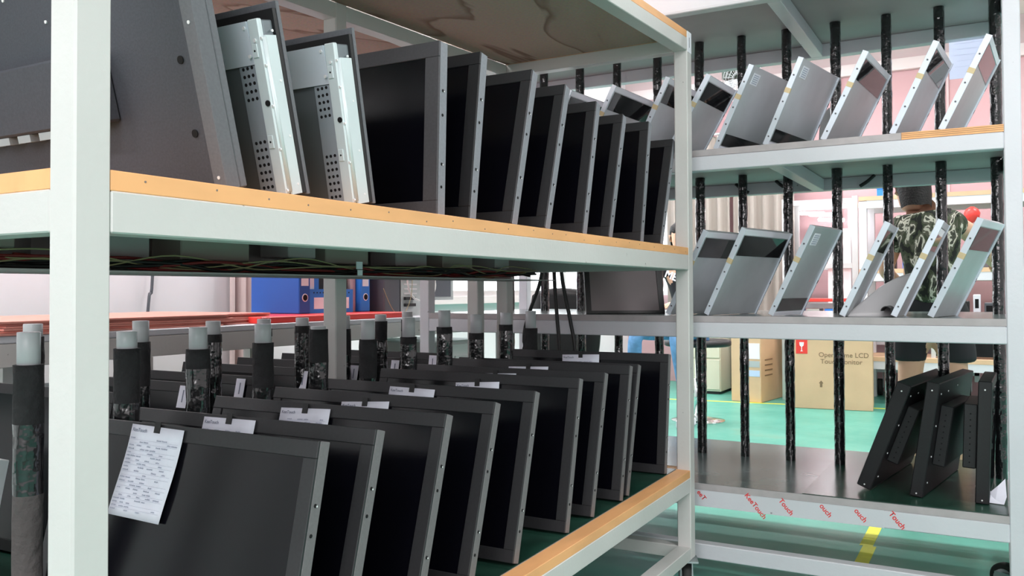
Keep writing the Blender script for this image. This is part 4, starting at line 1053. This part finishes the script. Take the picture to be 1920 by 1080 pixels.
def film_mat():
    m = bpy.data.materials.new('notice_film'); m.use_nodes = True; N = m.node_tree.nodes; L = m.node_tree.links
    b = N['Principled BSDF']; b.inputs['Base Color'].default_value = (.75, .78, .88, 1)
    tr = N.new('ShaderNodeBsdfTranslucent'); tr.inputs[0].default_value = (.80, .84, .95, 1); mx = N.new('ShaderNodeMixShader'); mx.inputs[0].default_value = .7
    L.new(b.outputs[0], mx.inputs[1]); L.new(tr.outputs[0], mx.inputs[2]); L.new(mx.outputs[0], N['Material Output'].inputs[0]); return m
# translucent sheet with mirrored writing hung behind the far rack
t = thing('notice_sheet', 'pale sheet with mirrored lettering hanging behind the upper right of the far rack', 'sign', (-0.175, 4.156, 0.905))
MB().box(0, .185, 0, .0012, 0, .245).build('sheet', film_mat(), t)
o = text('\u5361\u7b7e\u6807\u56fe\u82b1', 0.021, m_inklt, t, Matrix.Translation((.165, -.0008, .190)) @ Matrix.Diagonal((-1, 1, 1, 1)) @ Matrix.Rotation(PI/2, 4, 'X'))
g = MB()
for k in range(5): g.box(.02+.01*(k % 2), .15, -.0006, -.0002, .05+k*.025, .051+k*.025)
g.build('faint_lines', mat('very_pale_ink', (0.64, 0.68, 0.80), 0.7), t, kind='stuff')

# ------------------------------------------------------------------ people
def skinned(name, V, E_, mats, parent, root=0, sub=2, pick=None):
    """V: list of (x,y,z,rx,ry)"""
    me = bpy.data.meshes.new(name+'_s'); bm = bmesh.new(); ly = bm.verts.layers.skin.verify(); vs = []
    for (x, y, z, rx, ry) in V:
        v = bm.verts.new((x, y, z)); v[ly].radius = (rx, ry); vs.append(v)
    vs[root][ly].use_root = True
    for a, b in E_: bm.edges.new((vs[a], vs[b]))
    bm.to_mesh(me); bm.free()
    o = bpy.data.objects.new(name+'_s', me); COL.objects.link(o)
    k = o.modifiers.new('k', 'SKIN'); k.use_smooth_shade = True
    s_ = o.modifiers.new('s', 'SUBSURF'); s_.levels = sub; s_.render_levels = sub
    dg = bpy.context.evaluated_depsgraph_get(); m2 = bpy.data.meshes.new_from_object(o.evaluated_get(dg))
    bpy.data.objects.remove(o)
    m2.materials.clear()
    for m in mats: m2.materials.append(m)
    for p in m2.polygons:
        p.use_smooth = True
        p.material_index = pick(p.center) if pick else 0
    n = bpy.data.objects.new(name, m2); COL.objects.link(n)
    if parent: n.parent = parent
    return n
def hand_nodes(V, E_, wi, d, side, up):
    """five fingers from wrist index wi, direction d, 'up' = palm normal"""
    d = Vector(d).normalized(); up = Vector(up).normalized(); sd = d.cross(up).normalized()*side
    wp = Vector(V[wi][:3]); pm = wp+d*0.045
    V.append((*pm, .034, .017)); pi = len(V)-1; E_.append((wi, pi))
    for off, l in ((-.027, .058), (-.009, .072), (.009, .078), (.027, .068)):
        b = wp+d*0.088+sd*off; V.append((*b, .0095, .0095)); E_.append((pi, len(V)-1))
        m = b+d*l*.5-up*0.006; V.append((*m, .0085, .0085)); E_.append((len(V)-2, len(V)-1))
        e = b+d*l*.9-up*0.024; V.append((*e, .0075, .0075)); E_.append((len(V)-2, len(V)-1))
    b = wp+d*0.035+sd*.038; V.append((*b, .011, .011)); E_.append((wi, len(V)-1))
    e = b+d*.035+sd*.018-up*.01; V.append((*e, .009, .009)); E_.append((len(V)-2, len(V)-1))
def head(parent, c, yaw, pitch, hairlen=0):
    """yaw about Z (0 = looks +Y)"""
    M = Matrix.Translation(c) @ Matrix.Rotation(yaw, 4, 'Z') @ Matrix.Rotation(pitch, 4, 'X')
    g = MB(); n = 20
    secs = [(0, .010, -.118, .030, .034), (0, .016, -.105, .046, .055), (0, .012, -.075, .060, .074), (0, .006, -.03, .070, .088), (0, 0, .02, .076, .095), (0, -.004, .06, .072, .090), (0, -.008, .092, .052, .066), (0, -.01, .108, .02, .028)]
    g.rings(secs, n, M=M)
    g.tube([M @ Vector((0, .090, .005)), M @ Vector((0, .112, -.028)), M @ Vector((0, .092, -.040))], [.007, .013, .010], 8)
    for sx in (-1, 1):
        g.tube([M @ Vector((sx*.074, -.002, .015)), M @ Vector((sx*.084, -.012, .012)), M @ Vector((sx*.082, -.008, -.030)), M @ Vector((sx*.072, .002, -.035))], [.008, .014, .011, .006], 8)
    h = g.build('head', m_skin, parent)
    for sx in (-1, 1): MB().disc(M @ Vector((sx*.030, .086, .012)), M.to_3x3() @ Vector((0, 1, 0)), .009, .006, 10).build('eye', m_hole, h)
    MB().box(-.024, .024, .086, .092, -.068, -.060, M=M).build('mouth', mat('lips', (.5, .2, .18), .6), h)
    g = MB(); n = 24; hs = [(-.115, .78), (-.05, .90), (0, .9), (.03, .98), (.06, .96), (.09, .80), (.112, .45), (.122, .10)]
    o = 0
    for z, k in hs:
        for q in range(n):
            a = 2*PI*q/n; front = math.sin(a)
            rx, ry = .090*k**.6, .108*k**.6
            y = ry*math.sin(a)-.010; x = rx*math.cos(a)
            if front > 0.25 and z < .05: y = .060*k if y > .06*k else y; x *= .84; zz = max(z, .045)
            else: zz = z
            if z < -.03 and front > -0.1: zz = max(z, -.01)
            g.v.append(tuple(M @ Vector((x, y, zz+0.004*math.sin(q*5+z*90)))))
    for i in range(len(hs)-1):
        for q in range(n):
            l = (q+1) % n; g.f.append([i*n+q, i*n+l, (i+1)*n+l, (i+1)*n+q]); g.mi.append(0); g.sm.append(True)
    e = (len(hs)-1)*n; g.f.append([e+q for q in range(n)]); g.mi.append(0); g.sm.append(True)
    g.build('hair', m_hair, parent)

# man in camouflage seen from behind
t = thing('person', 'person seen from behind in camouflage T-shirt and black shorts, right arm reaching out', 'person', (-0.30, 4.82, FLOOR))
def rel(L_, base): return [(x-base[0], y-base[1], z-base[2], a, b) for x, y, z, a, b in L_]
B = (-0.30, 4.82, FLOOR)
V = [(-.30, 4.82, -.12, .13, .10), (-.305, 4.82, .06, .115, .09), (-.31, 4.83, .24, .13, .09), (-.325, 4.85, .375, .058, .055), (-.36, 4.875, .455, .048, .048),
     (-.44, 4.84, .33, .055, .05), (-.52, 4.88, .10, .042, .042), (-.46, 5.06, .02, .030, .028),
     (-.185, 4.83, .335, .055, .05), (-.100, 4.93, .262, .048, .048), (-.02, 5.08, .13, .029, .027),
     (-.39, 4.82, -.24, .070, .072), (-.405, 4.80, -.58, .052, .055), (-.405, 4.79, -.76, .052, .055), (-.40, 4.80, -1.0, .034, .038), (-.40, 4.90, -1.045, .038, .026), (-.40, 4.98, -1.05, .032, .02),
     (-.21, 4.82, -.24, .070, .072), (-.18, 4.80, -.58, .052, .055), (-.175, 4.79, -.76, .052, .055), (-.18, 4.80, -1.0, .034, .038), (-.175, 4.90, -1.045, .038, .026), (-.17, 4.98, -1.05, .032, .02)]
E_ = [(0, 1), (1, 2), (2, 3), (3, 4), (2, 5), (5, 6), (6, 7), (2, 8), (8, 9), (9, 10), (0, 11), (11, 12), (12, 13), (13, 14), (14, 15), (15, 16), (0, 17), (17, 18), (18, 19), (19, 20), (20, 21), (21, 22)]
hand_nodes(V, E_, 7, (.3, .9, -.1), 1, (0, 0, 1)); hand_nodes(V, E_, 10, (.5, .75, -.35), -1, (0, 0, 1))
skinned('body', rel(V, B), E_, [m_skin], t)
V = [(-.30, 4.82, -.10, .165, .125), (-.303, 4.82, .05, .150, .115), (-.308, 4.83, .22, .165, .118), (-.325, 4.85, .365, .075, .07), (-.442, 4.845, .325, .075, .07), (-.495, 4.865, .19, .062, .062), (-.185, 4.835, .335, .075, .07), (-.150, 4.87, .300, .062, .062)]
skinned('shirt', rel(V, B), [(0, 1), (1, 2), (2, 3), (2, 4), (4, 5), (2, 6), (6, 7)], [m_camo], t)
V = [(-.30, 4.82, -.06, .160, .125), (-.385, 4.82, -.20, .105, .115), (-.405, 4.81, -.34, .080, .088), (-.405, 4.81, -.365, .080, .088), (-.215, 4.82, -.20, .105, .115), (-.178, 4.81, -.34, .080, .088), (-.178, 4.81, -.365, .080, .088), (-.30, 4.82, .03, .150, .118)]
skinned('shorts', rel(V, B), [(0, 1), (1, 2), (2, 3), (0, 4), (4, 5), (5, 6), (0, 7)], [m_shorts], t)
for x in (-.40, -.175):
    MB().box(x-.048+.30, x+.048+.30, -.06, .20, 0.0, .022).box(x-.044+.30, x+.044+.30, -.05, .19, .022, .065).build('shoe', m_black, t, bevel=0.012, seg=2)
head(t, (-.385+.30, 4.885-4.82, .525-FLOOR), R(25), R(-10))

# seated man at the left
t = thing('person', 'person in black T-shirt and light blue jeans sitting on the round stool', 'person', (-2.20, 7.05, FLOOR))
B = (-2.20, 7.05, FLOOR)
V = [(-2.24, 7.02, -.30, .13, .12), (-2.28, 7.0, -.08, .115, .09), (-2.32, 6.98, .12, .135, .09), (-2.32, 6.97, .26, .055, .055), (-2.31, 6.95, .34, .048, .048),
     (-2.47, 6.97, .20, .052, .05), (-2.55, 6.80, -.02, .04, .04), (-2.45, 6.62, -.10, .028, .027), (-2.17, 6.95, .20, .052, .05), (-2.12, 6.78, -.02, .04, .04), (-2.25, 6.62, -.10, .028, .027)]
E_ = [(0, 1), (1, 2), (2, 3), (3, 4), (2, 5), (5, 6), (6, 7), (2, 8), (8, 9), (9, 10)]
hand_nodes(V, E_, 7, (.3, -.9, -.1), 1, (0, 0, 1)); hand_nodes(V, E_, 10, (-.3, -.9, -.1), -1, (0, 0, 1))
skinned('body', rel(V, B), E_, [m_skin], t)
V = [(-2.24, 7.02, -.30, .15, .13), (-2.28, 7.0, -.06, .145, .12), (-2.32, 6.98, .12, .155, .115), (-2.32, 6.97, .245, .07, .068), (-2.465, 6.975, .20, .07, .066), (-2.52, 6.87, .08, .058, .058), (-2.175, 6.955, .20, .07, .066), (-2.135, 6.86, .08, .058, .058)]
skinned('shirt', rel(V, B), [(0, 1), (1, 2), (2, 3), (2, 4), (4, 5), (2, 6), (6, 7)], [m_tee], t)
text('MER', 0.085, m_white, t, Matrix.Translation((-2.41+2.20, 6.835-7.05, .12-FLOOR)) @ Matrix.Rotation(PI/2, 4, 'X') @ Matrix.Rotation(R(-22), 4, 'Z'), name='shirt_print', bold=0.002, extrude=0.004)
V = [(-2.24, 7.02, -.31, .135, .115), (-2.36, 6.86, -.325, .085, .085), (-2.56, 6.56, -.34, .068, .068), (-2.60, 6.62, -.70, .052, .052), (-2.62, 6.70, -1.02, .05, .05),
     (-2.18, 6.86, -.325, .085, .085), (-2.22, 6.56, -.34, .068, .068), (-2.20, 6.64, -.70, .052, .052), (-2.18, 6.74, -1.02, .05, .05)]
skinned('jeans', rel(V, B), [(0, 1), (1, 2), (2, 3), (3, 4), (0, 5), (5, 6), (6, 7), (7, 8)], [m_jeans], t)
for x, y in ((-2.62, 6.70), (-2.18, 6.74)):
    MB().box(x-.045+2.20, x+.045+2.20, y-.19-7.05, y+.06-7.05, 0, .06).build('shoe', m_white, t, bevel=0.012, seg=2)
head(t, (-2.30+2.20, 6.93-7.05, .445-FLOOR), R(200), R(-14))
